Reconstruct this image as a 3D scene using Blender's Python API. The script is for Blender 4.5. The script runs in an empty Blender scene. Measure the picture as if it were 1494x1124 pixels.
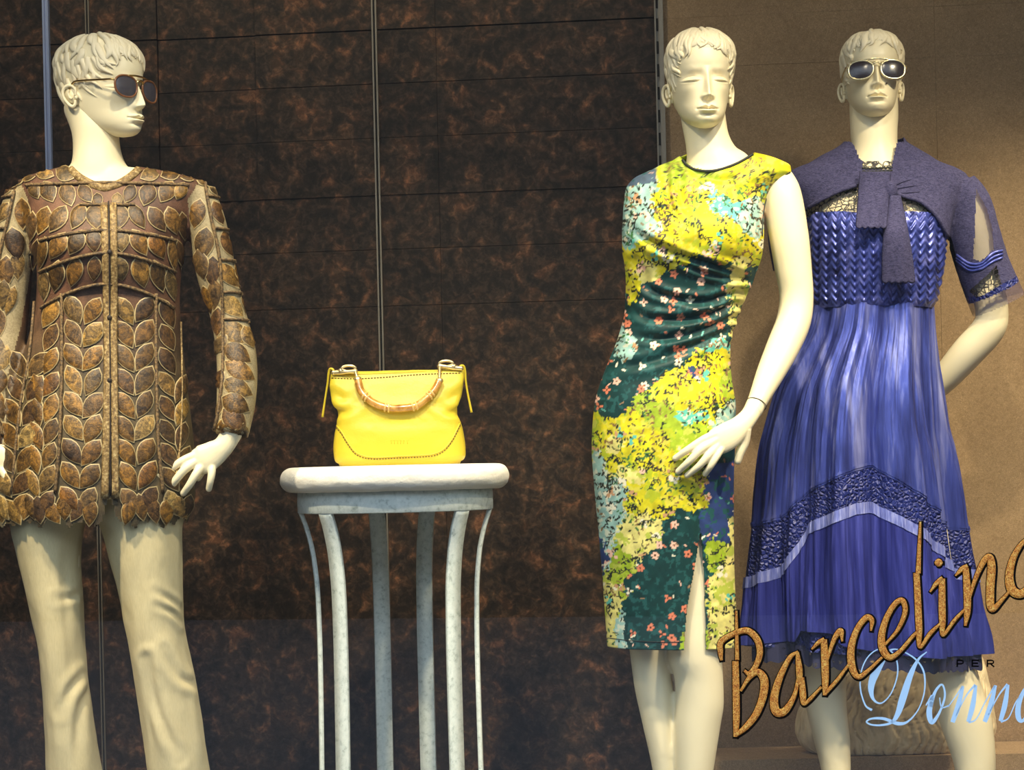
import bpy, math, random
import numpy as np
from mathutils import Vector, Matrix
from mathutils.bvhtree import BVHTree

random.seed(7)
rng = np.random.default_rng(7)
scene = bpy.context.scene
C = scene.collection

# ---------------------------------------------------------------- camera
F, CX, CY, ROLL, CAMZ = 2720.0, 747.0, 690.0, 0.023, 0.83
cr, sr = math.cos(ROLL), math.sin(ROLL)
cam_d = bpy.data.cameras.new('camera')
cam = bpy.data.objects.new('camera', cam_d)
C.objects.link(cam)
cam_d.sensor_fit = 'HORIZONTAL'
cam_d.sensor_width = 36.0
cam_d.lens = 36.0 * F / 1494.0
cam_d.shift_y = (CY - 562.0) / 1494.0
cam_d.clip_start = 0.05
cam.matrix_world = Matrix(((cr, sr, 0, 0), (0, 0, -1, 0), (-sr, cr, 0, CAMZ), (0, 0, 0, 1)))
scene.camera = cam

# ---------------------------------------------------------------- world, lights, exposure
world = bpy.data.worlds.new('street_daylight')
scene.world = world
world.use_nodes = True
bg = world.node_tree.nodes['Background']
bg.inputs[0].default_value = (0.70, 0.83, 1.0, 1)
bg.inputs[1].default_value = 2.3
vs = scene.view_settings
vs.view_transform = 'Standard'
vs.look = 'None'
vs.exposure = 0.15
vs.gamma = 1.0
vs.use_curve_mapping = False


def spot(name, loc, target, watts, color, angle, blend=0.6, radius=0.04):
    d = bpy.data.lights.new(name, 'SPOT')
    d.energy = watts
    d.color = color
    d.spot_size = math.radians(angle)
    d.spot_blend = blend
    d.shadow_soft_size = radius
    o = bpy.data.objects.new(name, d)
    C.objects.link(o)
    o.location = loc
    o.rotation_euler = (Vector(target) - Vector(loc)).to_track_quat('-Z', 'Y').to_euler()
    return o


WARM = (1.0, 0.83, 0.56)
spot('spot_lamp', (0.66, 2.72, 2.55), (0.55, 4.0, 0.30), 230, WARM, 60, 1.0, 0.05)
spot('spot_lamp.001', (1.42, 2.75, 2.5), (1.02, 4.2, 0.36), 215, WARM, 68, 1.0, 0.05)
spot('spot_lamp.002', (-1.25, 2.72, 2.5), (-0.95, 3.8, 0.28), 235, WARM, 60, 1.0, 0.05)
spot('spot_lamp.003', (-0.30, 2.72, 2.55), (-0.25, 4.0, 0.45), 150, (1.0, 0.86, 0.62), 70, 1.0, 0.05)
spot('spot_lamp.004', (1.62, 3.85, 2.2), (0.98, 4.46, 0.25), 75, WARM, 62, 1.0, 0.04)
spot('added_wall_fill', (-1.05, 4.05, 2.8), (-0.95, 4.66, 1.1), 34, WARM, 96, 1.0, 0.06)  # unseen lights added overhead to brighten the upper back wall
spot('added_wall_fill.001', (-0.15, 4.00, 2.8), (-0.12, 4.60, 1.1), 34, WARM, 96, 1.0, 0.06)
spot('added_wall_fill.002', (0.85, 3.9, 2.8), (0.9, 4.5, 1.0), 12, WARM, 96, 1.0, 0.06)


# ---------------------------------------------------------------- pixel helpers
def P(px, py, Y):
    dx = (np.asarray(px, float) - CX) / F
    dy = (CY - np.asarray(py, float)) / F
    X = Y * (dx * cr + dy * sr)
    Z = CAMZ + Y * (-dx * sr + dy * cr)
    return np.stack(np.broadcast_arrays(X, np.asarray(Y, float) + 0 * X, Z), -1)


def toPx(V):
    V = np.asarray(V, float)
    X = V[..., 0] / V[..., 1]
    Z = (V[..., 2] - CAMZ) / V[..., 1]
    return CX + F * (X * cr - Z * sr), CY - F * (X * sr + Z * cr)


FLOOR_Z = -0.12


def ws(px, Y):
    return px * Y / F


# ---------------------------------------------------------------- numeric helpers
def sint(x, xp, fp):
    """smooth (limited cubic) interpolation"""
    xp = np.asarray(xp, float)
    fp = np.asarray(fp, float)
    d = np.diff(fp) / np.diff(xp)
    m = np.zeros_like(fp)
    m[0], m[-1] = d[0], d[-1]
    for i in range(1, len(fp) - 1):
        if d[i - 1] * d[i] > 0:
            m[i] = 2 * d[i - 1] * d[i] / (d[i - 1] + d[i])
    x = np.clip(np.asarray(x, float), xp[0], xp[-1])
    k = np.clip(np.searchsorted(xp, x, side='right') - 1, 0, len(xp) - 2)
    h = xp[k + 1] - xp[k]
    t = (x - xp[k]) / h
    return ((2 * t ** 3 - 3 * t ** 2 + 1) * fp[k] + (t ** 3 - 2 * t ** 2 + t) * h * m[k]
            + (-2 * t ** 3 + 3 * t ** 2) * fp[k + 1] + (t ** 3 - t ** 2) * h * m[k + 1])


def catmull(pts, n):
    """resample a polyline (rows of values) as a smooth curve of n points"""
    p = np.asarray(pts, float)
    if len(p) == 2:
        t = np.linspace(0, 1, n)[:, None]
        return p[0] * (1 - t) + p[1] * t
    q = np.vstack([2 * p[0] - p[1], p, 2 * p[-1] - p[-2]])
    s = np.linspace(0, len(p) - 1 - 1e-9, n)
    i = s.astype(int)
    t = (s - i)[:, None]
    a, b, c, d = q[i], q[i + 1], q[i + 2], q[i + 3]
    return 0.5 * (2 * b + (c - a) * t + (2 * a - 5 * b + 4 * c - d) * t ** 2 + (3 * b - 3 * c + d - a) * t ** 3)


_tab = rng.random(65536)


def vnoise(x, y, seed=0):
    xi = np.floor(x).astype(np.int64)
    yi = np.floor(y).astype(np.int64)
    fx = x - xi
    fy = y - yi
    fx = fx * fx * (3 - 2 * fx)
    fy = fy * fy * (3 - 2 * fy)

    def h(a, b):
        return _tab[(a * 7919 + b * 104729 + seed * 15485863) % 65536]
    return ((h(xi, yi) * (1 - fx) + h(xi + 1, yi) * fx) * (1 - fy)
            + (h(xi, yi + 1) * (1 - fx) + h(xi + 1, yi + 1) * fx) * fy)


def fbm(x, y, seed=0, oct=4):
    s, a, t = 0, 0.5, 0
    for k in range(oct):
        s = s + a * vnoise(x * 2 ** k, y * 2 ** k, seed + k)
        t += a
        a *= 0.5
    return s / t


def gs(x, c, s):
    return np.exp(-((x - c) / s) ** 2)


def sstep(x, a, b):
    t = np.clip((x - a) / (b - a), 0, 1)
    return t * t * (3 - 2 * t)


# ---------------------------------------------------------------- mesh helpers
ORIGIN = {}


def mk(name, V, faces, mats, parent=None, smooth=True, midx=None, colors=None):
    me = bpy.data.meshes.new(name)
    V = np.asarray(V, float).reshape(-1, 3)
    if isinstance(faces, np.ndarray) and faces.ndim == 2:
        k = faces.shape[1]
        me.vertices.add(len(V))
        me.vertices.foreach_set('co', V.ravel())
        me.loops.add(faces.size)
        me.loops.foreach_set('vertex_index', faces.ravel().astype(np.int32))
        me.polygons.add(len(faces))
        me.polygons.foreach_set('loop_start', np.arange(0, faces.size, k, dtype=np.int32))
        me.polygons.foreach_set('loop_total', np.full(len(faces), k, dtype=np.int32))
        me.update(calc_edges=True)
    else:
        me.from_pydata([tuple(v) for v in V], [], [tuple(int(i) for i in f) for f in faces])
    me.validate()
    for m in (mats if isinstance(mats, (list, tuple)) else [mats]):
        me.materials.append(m)
    if midx is not None:
        me.polygons.foreach_set('material_index', np.asarray(midx, np.int32))
    if smooth:
        me.polygons.foreach_set('use_smooth', np.ones(len(me.polygons), bool))
    if colors is not None:
        at = me.color_attributes.new('Col', 'FLOAT_COLOR', 'POINT')
        c = np.ones((len(V), 4))
        c[:, :3] = colors
        at.data.foreach_set('color', c.ravel())
    me.update()
    o = bpy.data.objects.new(name, me)
    C.objects.link(o)
    if parent is not None:
        o.parent = parent
        if parent.name in ORIGIN:
            o.matrix_parent_inverse = Matrix.Translation(-ORIGIN[parent.name])
    return o


def thing(name, label, cat, loc, group=None):
    o = bpy.data.objects.new(name, None)
    o.empty_display_size = 0.1
    C.objects.link(o)
    o.location = loc
    ORIGIN[o.name] = Vector(loc)
    return tag(o, label, cat, group)


def tag(o, label, cat, group=None):
    o['label'] = label
    o['category'] = cat
    if group:
        o['group'] = group
    return o


def struct(o, label=None):
    o['kind'] = 'structure'
    if label:
        o['label'] = label
    return o


def gfaces(nr, nc, wrap=True):
    j = np.arange(nc if wrap else nc - 1)
    i = np.arange(nr - 1)[:, None]
    j2 = (j + 1) % nc
    f = np.stack([i * nc + j, i * nc + j2, (i + 1) * nc + j2, (i + 1) * nc + j], -1)
    return f.reshape(-1, 4)


class Acc:
    """collects quads/tris of several shapes into one mesh"""

    def __init__(s):
        s.V, s.F, s.M, s.n = [], [], [], 0

    def add(s, V, F, m=0):
        V = np.asarray(V, float).reshape(-1, 3)
        for f in (F.tolist() if isinstance(F, np.ndarray) else F):
            s.F.append([i + s.n for i in f])
            s.M.append(m)
        s.V.append(V)
        s.n += len(V)
        return s

    def verts(s):
        return np.vstack(s.V)

    def build(s, name, mats, parent=None, smooth=True):
        return mk(name, s.verts(), s.F, mats, parent, smooth, s.M)


def tube(pts, rad, n=14, res=None, flat=None, axis=None, caps=True):
    """swept tube; rad a list or number; flat = ratio of the second radius along 'axis'"""
    p = np.asarray(pts, float)
    r = np.full(len(p), rad, float) if np.isscalar(rad) else np.asarray(rad, float)
    fl = np.ones(len(p)) if flat is None else (np.full(len(p), flat, float) if np.isscalar(flat) else np.asarray(flat, float))
    if res:
        q = catmull(np.column_stack([p, r, fl]), res)
        p, r, fl = q[:, :3], q[:, 3], q[:, 4]
    t = np.gradient(p, axis=0)
    t /= np.linalg.norm(t, axis=1)[:, None] + 1e-12
    up = np.array(axis if axis is not None else (0.0, 1.0, 0.02), float)
    V = []
    a = np.linspace(0, 2 * np.pi, n, endpoint=False)
    prev = up
    for i in range(len(p)):
        ref = up if axis is not None else prev
        b = ref - t[i] * np.dot(ref, t[i])
        if np.linalg.norm(b) < 1e-4:
            b = np.array([1.0, 0.1, 0.3]) - t[i] * np.dot(np.array([1.0, 0.1, 0.3]), t[i])
        b /= np.linalg.norm(b)
        prev = b
        c = np.cross(t[i], b)
        V.append(p[i] + r[i] * (np.cos(a)[:, None] * c + fl[i] * np.sin(a)[:, None] * b))
    V = np.vstack(V)
    Fc = gfaces(len(p), n).tolist()
    if caps:
        k = len(V)
        V = np.vstack([V, p[0], p[-1]])
        for j in range(n):
            Fc.append([k, (j + 1) % n, j])
            Fc.append([k + 1, (len(p) - 1) * n + j, (len(p) - 1) * n + (j + 1) % n])
    return V, Fc


def box(cx, cy, cz, sx, sy, sz, rot=0.0):
    V = np.array([(x, y, z) for x in (-.5, .5) for y in (-.5, .5) for z in (-.5, .5)], float) * (sx, sy, sz)
    c, s = math.cos(rot), math.sin(rot)
    V = np.stack([V[:, 0] * c - V[:, 1] * s, V[:, 0] * s + V[:, 1] * c, V[:, 2]], -1) + (cx, cy, cz)
    return V, [[0, 1, 3, 2], [4, 6, 7, 5], [0, 4, 5, 1], [2, 3, 7, 6], [0, 2, 6, 4], [1, 5, 7, 3]]


def ellipsoid(c, r, R=None, n=20, m=12):
    a = np.linspace(0, 2 * np.pi, n, endpoint=False)
    b = np.linspace(0.02, np.pi - 0.02, m)[:, None]
    V = np.stack([np.sin(b) * np.cos(a), np.sin(b) * np.sin(a), np.cos(b) + 0 * a], -1).reshape(-1, 3) * r
    if R is not None:
        V = V @ np.asarray(R).T
    Fc = gfaces(m, n).tolist()
    Fc += [list(range(n)), list(range((m - 1) * n, m * n))]
    return V + c, Fc


def lathe(profile, c, n=48):
    a = np.linspace(0, 2 * np.pi, n, endpoint=False)
    V = np.array([[(c[0] + r * math.cos(t), c[1] + r * math.sin(t), c[2] + z) for t in a] for r, z in profile])
    return V.reshape(-1, 3), gfaces(len(profile), n).tolist()


def fuse(parts, voxel, smooth=6):
    """voxel union of overlapping closed shapes -> one continuous skin"""
    acc = Acc()
    for V, Fc in parts:
        acc.add(V, Fc)
    o = acc.build('fuse_tmp', [])
    r = o.modifiers.new('r', 'REMESH')
    r.mode = 'VOXEL'
    r.voxel_size = voxel
    s = o.modifiers.new('s', 'SMOOTH')
    s.factor = 0.5
    s.iterations = smooth
    dg = bpy.context.evaluated_depsgraph_get()
    e = o.evaluated_get(dg)
    me = e.to_mesh()
    V = np.empty(len(me.vertices) * 3)
    me.vertices.foreach_get('co', V)
    Fc = [list(p.vertices) for p in me.polygons]
    e.to_mesh_clear()
    d = o.data
    bpy.data.objects.remove(o)
    bpy.data.meshes.remove(d)
    return V.reshape(-1, 3), Fc


class Loft:
    """horizontal sections given by pixel rows: (py, xleft, xright, front depth, back depth)"""

    def __init__(s, rows, Y, e=1.0, grow=0.0):
        r = np.array(rows, float)
        s.r, s.Y, s.e, s.grow = r, Y, e, grow
        s.y0, s.y1 = r[0, 0], r[-1, 0]

    def ev(s, a, py, extra=0.0):
        r = s.r
        xl, xr, df, db = (sint(py, r[:, 0], r[:, k]) for k in range(1, 5))
        Yc = s.Y if r.shape[1] < 6 else sint(py, r[:, 0], r[:, 5])
        L = P(xl, py, Yc)
        R = P(xr, py, Yc)
        c = (L + R) / 2
        u = (R - L) / 2
        hw = np.linalg.norm(u, axis=-1)
        u = u / (hw[..., None] + 1e-9)
        ca, sa = np.cos(a), np.sin(a)
        ca2 = np.sign(ca) * np.abs(ca) ** s.e
        sa2 = np.sign(sa) * np.abs(sa) ** s.e
        g = s.grow + extra
        V = c + u * ((hw + g) * ca2)[..., None]
        V[..., 1] -= np.where(sa > 0, df + g, db + g) * sa2
        return V

    def grid(s, n, m, y0=None, y1=None, disp=None):
        a = np.linspace(0, 2 * np.pi, n, endpoint=False)[None, :]
        py = np.linspace(s.y0 if y0 is None else y0, s.y1 if y1 is None else y1, m)[:, None]
        a, py = np.broadcast_arrays(a, py)
        V = s.ev(a, py)
        if disp is not None:
            N = norms(V)
            V = V + N * disp(V, a, py)[..., None]
        return V, a, py

    def closed(s, n, m, **k):
        V, a, py = s.grid(n, m, **k)
        Fc = gfaces(m, n).tolist()
        W = np.vstack([V.reshape(-1, 3), V[0].mean(0), V[-1].mean(0)])
        k0 = m * n
        for j in range(n):
            Fc.append([k0, (j + 1) % n, j])
            Fc.append([k0 + 1, (m - 1) * n + j, (m - 1) * n + (j + 1) % n])
        return W, Fc


def norms(V):
    du = np.roll(V, -1, 1) - np.roll(V, 1, 1)
    dv = np.gradient(V, axis=0)
    N = np.cross(du, dv)
    N /= np.linalg.norm(N, axis=-1)[..., None] + 1e-12
    c = V.mean(1, keepdims=True)
    s = np.sign(((V - c) * N).sum(-1, keepdims=True).mean())
    return N * s


def polydist(px, py, line):
    d = np.full(px.shape, 1e9)
    L = catmull(line, max(8, len(line) * 5))
    for (x0, y0), (x1, y1) in zip(L[:-1], L[1:]):
        vx, vy = x1 - x0, y1 - y0
        t = np.clip(((px - x0) * vx + (py - y0) * vy) / (vx * vx + vy * vy + 1e-9), 0, 1)
        d = np.minimum(d, np.hypot(px - x0 - t * vx, py - y0 - t * vy))
    return d


def folds(V, lines):
    """crease lines in picture coordinates on the front of a garment: (points, depth, width px, ridge)"""
    px, py = toPx(V)
    D = np.zeros(px.shape)
    for pts, dep, w, ridge in lines:
        d = polydist(px, py, pts)
        x = np.array(pts, float)
        # fade at both ends
        e = np.minimum(np.hypot(px - x[0, 0], py - x[0, 1]) + 14, np.hypot(px - x[-1, 0], py - x[-1, 1]))
        f = np.clip(e / 30, 0, 1)
        D += f * (-dep * np.exp(-(d / w) ** 2) + ridge * np.exp(-((d - 2.0 * w) / (1.2 * w)) ** 2))
    return D


# ---------------------------------------------------------------- materials
def srgb(r, g, b):
    def f(c):
        c /= 255.0
        return c / 12.92 if c <= 0.04045 else ((c + 0.055) / 1.055) ** 2.4
    return (f(r), f(g), f(b))


def sarr(c):
    c = np.asarray(c, float) / 255
    return np.where(c <= 0.04045, c / 12.92, ((c + 0.055) / 1.055) ** 2.4)


class Mat:
    def __init__(s, name, color=(0.5, 0.5, 0.5), rough=0.5, metal=0.0, spec=0.5):
        s.m = bpy.data.materials.new(name)
        s.m.use_nodes = True
        s.nt = s.m.node_tree
        s.b = s.nt.nodes['Principled BSDF']
        s.b.inputs['Base Color'].default_value = (*color, 1)
        s.b.inputs['Roughness'].default_value = rough
        s.b.inputs['Metallic'].default_value = metal
        s.b.inputs['Specular IOR Level'].default_value = spec

    def N(s, t, **kw):
        n = s.nt.nodes.new(t)
        for k, v in kw.items():
            if k in n.inputs:
                n.inputs[k].default_value = v
            else:
                setattr(n, k, v)
        return n

    def L(s, a, b):
        s.nt.links.new(a, b)

    def coords(s, scale=(1, 1, 1), kind='Object'):
        t = s.N('ShaderNodeTexCoord')
        mp = s.N('ShaderNodeMapping')
        mp.inputs['Scale'].default_value = scale
        s.L(t.outputs[kind], mp.inputs[0])
        return mp.outputs[0]

    def noise(s, scale, detail=4, rough=0.55, co=None, dist=0.0):
        n = s.N('ShaderNodeTexNoise', Scale=scale, Detail=detail, Roughness=rough, Distortion=dist)
        s.L(co if co is not None else s.coords(), n.inputs['Vector'])
        return n.outputs['Fac']

    def ramp(s, fac, stops):
        r = s.N('ShaderNodeValToRGB')
        el = r.color_ramp.elements
        while len(el) < len(stops):
            el.new(0.5)
        for e, (p, c) in zip(el, stops):
            e.position = p
            e.color = (*c, 1)
        s.L(fac, r.inputs[0])
        return r.outputs[0]

    def mix(s, fac, a, b, mode='MIX'):
        n = s.N('ShaderNodeMix', data_type='RGBA', blend_type=mode)
        for sock, v in ((n.inputs[0], fac), (n.inputs[6], a), (n.inputs[7], b)):
            if hasattr(v, 'is_linked'):
                s.L(v, sock)
            else:
                sock.default_value = v if np.isscalar(v) else (*v, 1)
        return n.outputs[2]

    def base(s, out):
        s.L(out, s.b.inputs['Base Color'])
        return s

    def bump(s, h, strength=0.3, dist=0.002):
        n = s.N('ShaderNodeBump', Strength=strength, Distance=dist)
        s.L(h, n.inputs['Height'])
        s.L(n.outputs[0], s.b.inputs['Normal'])
        return s

    def alpha(s, a):
        if np.isscalar(a):
            s.b.inputs['Alpha'].default_value = a
        else:
            s.L(a, s.b.inputs['Alpha'])
        return s


M = {}
# mannequin skin: cream satin paint
k = Mat('cream_mannequin_paint', srgb(238, 226, 190), 0.42)
k.bump(k.noise(300, 2), 0.05, 0.001)
M['skin'] = k.m
k = Mat('cream_mannequin_hair', srgb(236, 224, 192), 0.5)
k.bump(k.noise(160, 3, co=k.coords((1, 1, 0.4))), 0.12, 0.002)
M['hair'] = k.m
# dark mottled wall covering
k = Mat('mottled_brown_panel', (0.02, 0.014, 0.01), 0.6, spec=0.25)
co = k.coords((1, 1, 1))
n1 = k.noise(22, 6, 0.60, co, 0.7)
n2 = k.noise(60, 5, 0.6, co, 0.6)
n3 = k.noise(5, 3, 0.5, co)
c1 = k.ramp(n1, [(0.32, srgb(34, 27, 22)), (0.50, srgb(62, 49, 38)), (0.58, srgb(84, 62, 46)), (0.68, srgb(122, 84, 60))])
c2 = k.ramp(n2, [(0.46, (0.35, 0.35, 0.34)), (0.62, (1, 1, 1)), (0.74, (1.9, 1.55, 1.3))])
cc = k.mix(0.85, c1, c2, 'MULTIPLY')
k.base(k.mix(0.6, cc, k.ramp(n3, [(0.35, (0.55, 0.55, 0.55)), (0.65, (1.35, 1.3, 1.25))]), 'MULTIPLY'))
k.bump(n2, 0.25, 0.003)
M['wall'] = k.m
# tan felt wall covering
k = Mat('tan_felt_panel', (0.1, 0.08, 0.05), 0.85, spec=0.15)
co = k.coords()
n1 = k.noise(260, 3, 0.7, co, 2.0)
n2 = k.noise(6, 4, 0.6, co)
n3 = k.noise(90, 4, 0.7, co, 1.5)
cc = k.mix(n2, srgb(132, 110, 84), srgb(166, 142, 110))
cc = k.mix(0.8, cc, k.ramp(n1, [(0.35, (0.62, 0.6, 0.58)), (0.55, (1, 1, 1)), (0.72, (1.5, 1.5, 1.5))]), 'MULTIPLY')
k.base(k.mix(0.6, cc, k.ramp(n3, [(0.35, (0.8, 0.78, 0.75)), (0.65, (1.15, 1.15, 1.15))]), 'MULTIPLY'))
k.bump(n1, 0.35, 0.002)
M['felt'] = k.m
k = Mat('dark_joint', (0.006, 0.005, 0.004), 0.8)
M['dark'] = k.m
k = Mat('dark_glossy_floor', (0.02, 0.017, 0.014), 0.25)
k.base(k.ramp(k.noise(30, 4), [(0.3, (0.012, 0.01, 0.008)), (0.7, (0.035, 0.026, 0.018))]))
M['floor'] = k.m
k = Mat('brushed_aluminium', srgb(140, 132, 118), 0.5, 0.7)
k.bump(k.noise(400, 2, co=k.coords((1, 1, 0.03))), 0.1, 0.001)
M['alu'] = k.m
k = Mat('daylight_tinted_aluminium', srgb(150, 166, 206), 0.4, 0.1)  # blue of reflected daylight painted into the metal colour
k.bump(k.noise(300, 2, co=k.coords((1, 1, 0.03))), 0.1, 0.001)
M['alu_daylight'] = k.m
M['slot'] = Mat('slot_black', (0.004, 0.004, 0.004), 0.9).m


def leafy(name, stops, scale=40):
    k = Mat(name, (0.2, 0.1, 0.03), 0.45)
    co = k.coords()
    oi = k.N('ShaderNodeObjectInfo')
    ad = k.N('ShaderNodeVectorMath', operation='MULTIPLY_ADD')
    k.L(oi.outputs['Random'], ad.inputs[0])
    ad.inputs[1].default_value = (7, 3, 5)
    k.L(co, ad.inputs[2])
    n1 = k.noise(scale, 6, 0.78, ad.outputs[0], 1.6)
    n2 = k.noise(scale * 7, 3, 0.7, ad.outputs[0])
    tint = k.ramp(oi.outputs['Random'], stops)
    cc = k.mix(0.9, tint, k.ramp(n1, [(0.38, (0.14, 0.12, 0.10)), (0.5, (0.75, 0.72, 0.66)), (0.62, (1.9, 1.75, 1.3))]), 'MULTIPLY')
    cc = k.mix(0.7, cc, k.ramp(n2, [(0.35, (0.5, 0.45, 0.4)), (0.6, (1.25, 1.2, 1.1))]), 'MULTIPLY')
    k.base(cc)
    k.bump(n2, 0.5, 0.002)
    return k.m


M['leaf'] = leafy('golden_brown_leaf', [(0.0, srgb(92, 70, 36)), (0.25, srgb(128, 94, 38)), (0.45, srgb(74, 57, 34)), (0.62, srgb(146, 118, 64)),
                                       (0.8, srgb(112, 76, 30)), (1.0, srgb(164, 142, 92))])
M['leaf_dark'] = leafy('dark_brown_leaf', [(0.0, srgb(70, 52, 34)), (0.5, srgb(96, 70, 40)), (1.0, srgb(112, 94, 62))])
k = Mat('pale_leaf_rim', srgb(186, 164, 112), 0.55)
k.base(k.mix(k.noise(60, 3), srgb(120, 96, 60), srgb(206, 186, 136)))
M['leaf_rim'] = k.m
k = Mat('sheer_mauve_brown_mesh', srgb(120, 86, 62), 0.6)
co = k.coords()
sp = k.N('ShaderNodeSeparateXYZ')
k.L(co, sp.inputs[0])
mr = k.N('ShaderNodeMapRange')
k.L(sp.outputs[2], mr.inputs[0])
mr.inputs[1].default_value = 1.02
mr.inputs[2].default_value = 1.22
cc = k.mix(mr.outputs[0], srgb(92, 80, 56), srgb(108, 76, 58))
n1 = k.noise(20, 5, 0.6, co)
n2 = k.noise(420, 2, 0.7, co)
cc = k.mix(0.8, cc, k.ramp(n1, [(0.38, (0.4, 0.36, 0.3)), (0.62, (1.2, 1.12, 1.0))]), 'MULTIPLY')
k.base(k.mix(0.6, cc, k.ramp(n2, [(0.35, (0.55, 0.52, 0.5)), (0.65, (1.3, 1.3, 1.25))]), 'MULTIPLY'))
k.bump(n2, 0.3, 0.001)
M['mesh'] = k.m
k = Mat('cream_sleeve_mesh', srgb(190, 172, 128), 0.6)
n2 = k.noise(300, 2, 0.7)
k.base(k.mix(0.6, k.mix(k.noise(18, 4), srgb(96, 78, 50), srgb(206, 190, 148)), k.ramp(n2, [(0.35, (0.6, 0.56, 0.5)), (0.6, (1.1, 1.1, 1.1))]), 'MULTIPLY'))
k.bump(n2, 0.3, 0.001)
M['sleeve'] = k.m
k = Mat('brown_cord', srgb(92, 70, 44), 0.7)
n2 = k.noise(200, 3)
k.base(k.ramp(n2, [(0.35, srgb(50, 38, 26)), (0.65, srgb(138, 110, 70))]))
k.bump(n2, 0.6, 0.002)
M['cord'] = k.m
k = Mat('golden_trim', srgb(170, 132, 66), 0.6)
n2 = k.noise(180, 4, 0.7)
k.base(k.ramp(n2, [(0.34, srgb(80, 62, 36)), (0.5, srgb(136, 108, 62)), (0.66, srgb(190, 168, 118))]))
k.bump(n2, 0.6, 0.002)
M['trim'] = k.m
k = Mat('cream_trouser_cloth', srgb(220, 204, 158), 0.75, spec=0.25)
n1 = k.noise(500, 2, 0.6, k.coords((1, 1, 0.15)))
k.base(k.mix(0.35, k.mix(k.noise(7, 3), srgb(205, 188, 142), srgb(226, 212, 170)), k.ramp(n1, [(0.3, (0.75, 0.74, 0.72)), (0.7, (1.1, 1.1, 1.1))]), 'MULTIPLY'))
k.bump(n1, 0.2, 0.001)
M['trouser'] = k.m
k = Mat('floral_print_jersey', (1, 1, 1), 0.55, spec=0.3)
at = k.N('ShaderNodeVertexColor', layer_name='Col')
n1 = k.noise(700, 2)
k.base(k.mix(0.25, at.outputs[0], k.ramp(n1, [(0.3, (0.8, 0.8, 0.8)), (0.7, (1.12, 1.12, 1.12))]), 'MULTIPLY'))
k.bump(n1, 0.12, 0.001)
M['print'] = k.m
M['print_edge'] = Mat('dark_binding', srgb(30, 34, 30), 0.7).m


def satin(name, dark, mid, hilite, rough=0.3, metal=0.35, sc=(26, 26, 2), bump=0.3):
    k = Mat(name, mid, rough, metal)
    co = k.coords(sc)
    n1 = k.noise(1.0, 5, 0.6, co)
    n2 = k.noise(6.0, 3, 0.6, k.coords((1, 1, 0.8)))
    cc = k.ramp(n1, [(0.3, dark), (0.5, mid), (0.72, hilite)])  # streaks put satin's pale highlights and dark shade into the colour
    k.base(k.mix(0.5, cc, k.ramp(n2, [(0.35, (0.6, 0.6, 0.66)), (0.65, (1.4, 1.4, 1.3))]), 'MULTIPLY'))
    k.bump(n1, bump, 0.004)
    k.b.inputs['Anisotropic'].default_value = 0.4
    return k.m


M['satin'] = satin('blue_satin', srgb(34, 40, 98), srgb(68, 80, 164), srgb(150, 156, 218), 0.28, 0.45)
M['satin_smock'] = satin('blue_smocked_satin', srgb(26, 30, 84), srgb(62, 74, 156), srgb(116, 122, 204), 0.28, 0.35, (40, 40, 40), 0.25)
M['ribbon'] = satin('pale_blue_ribbon', srgb(76, 86, 164), srgb(124, 134, 206), srgb(180, 184, 232), 0.3, 0.25, (160, 160, 14), 0.6)
k = Mat('blue_lace_band', srgb(26, 36, 120), 0.5, 0.1)
vo = k.N('ShaderNodeTexVoronoi', Scale=110.0, feature='DISTANCE_TO_EDGE')
nn = k.noise(60, 4, 0.7, dist=1.0)
k.L(k.coords(), vo.inputs['Vector'])
k.base(k.mix(nn, srgb(8, 12, 52), srgb(34, 50, 140)))
k.bump(vo.outputs['Distance'], 1.0, 0.008)
M['lace_blue'] = k.m
k = Mat('indigo_chiffon', srgb(60, 62, 138), 0.85, spec=0.08)
n1 = k.noise(1.0, 4, 0.6, k.coords((70, 70, 3)))
k.base(k.ramp(n1, [(0.3, srgb(30, 34, 96)), (0.55, srgb(48, 54, 128)), (0.75, srgb(74, 80, 164))]))
k.bump(n1, 0.4, 0.003)
M['chiffon'] = k.m
k = Mat('navy_crepe', srgb(58, 58, 92), 0.85, spec=0.15)
n1 = k.noise(160, 3, 0.6, k.coords((1, 1, 2.5)), 1.2)
k.base(k.ramp(n1, [(0.35, srgb(44, 44, 74)), (0.65, srgb(76, 74, 108))]))
k.bump(n1, 0.45, 0.003)
M['crepe'] = k.m
k = Mat('sheer_navy_organza', srgb(90, 78, 104), 0.6)
n1 = k.noise(120, 3, 0.7, k.coords((1, 1, 4)), 1.5)
k.base(k.ramp(n1, [(0.4, srgb(50, 46, 74)), (0.6, srgb(110, 96, 118))]))
k.alpha(0.42)
M['organza'] = k.m


def lace(name, color, scale, w0, w1, dist=0.5):
    k = Mat(name, color, 0.6)
    co = k.coords()
    nz = k.N('ShaderNodeTexNoise', Scale=scale * 0.7, Detail=2.0)
    k.L(co, nz.inputs['Vector'])
    ad = k.N('ShaderNodeMix', data_type='VECTOR')
    ad.inputs[0].default_value = 0.02 * dist
    k.L(co, ad.inputs[4])
    k.L(nz.outputs['Color'], ad.inputs[5])
    vo = k.N('ShaderNodeTexVoronoi', Scale=scale, feature='DISTANCE_TO_EDGE')
    k.L(ad.outputs[1], vo.inputs['Vector'])
    mr = k.N('ShaderNodeMapRange')
    k.L(vo.outputs['Distance'], mr.inputs[0])
    mr.inputs[1].default_value = w0
    mr.inputs[2].default_value = w1
    mr.inputs[3].default_value = 1.0
    mr.inputs[4].default_value = 0.0
    k.alpha(mr.outputs[0])
    return k.m


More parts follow.
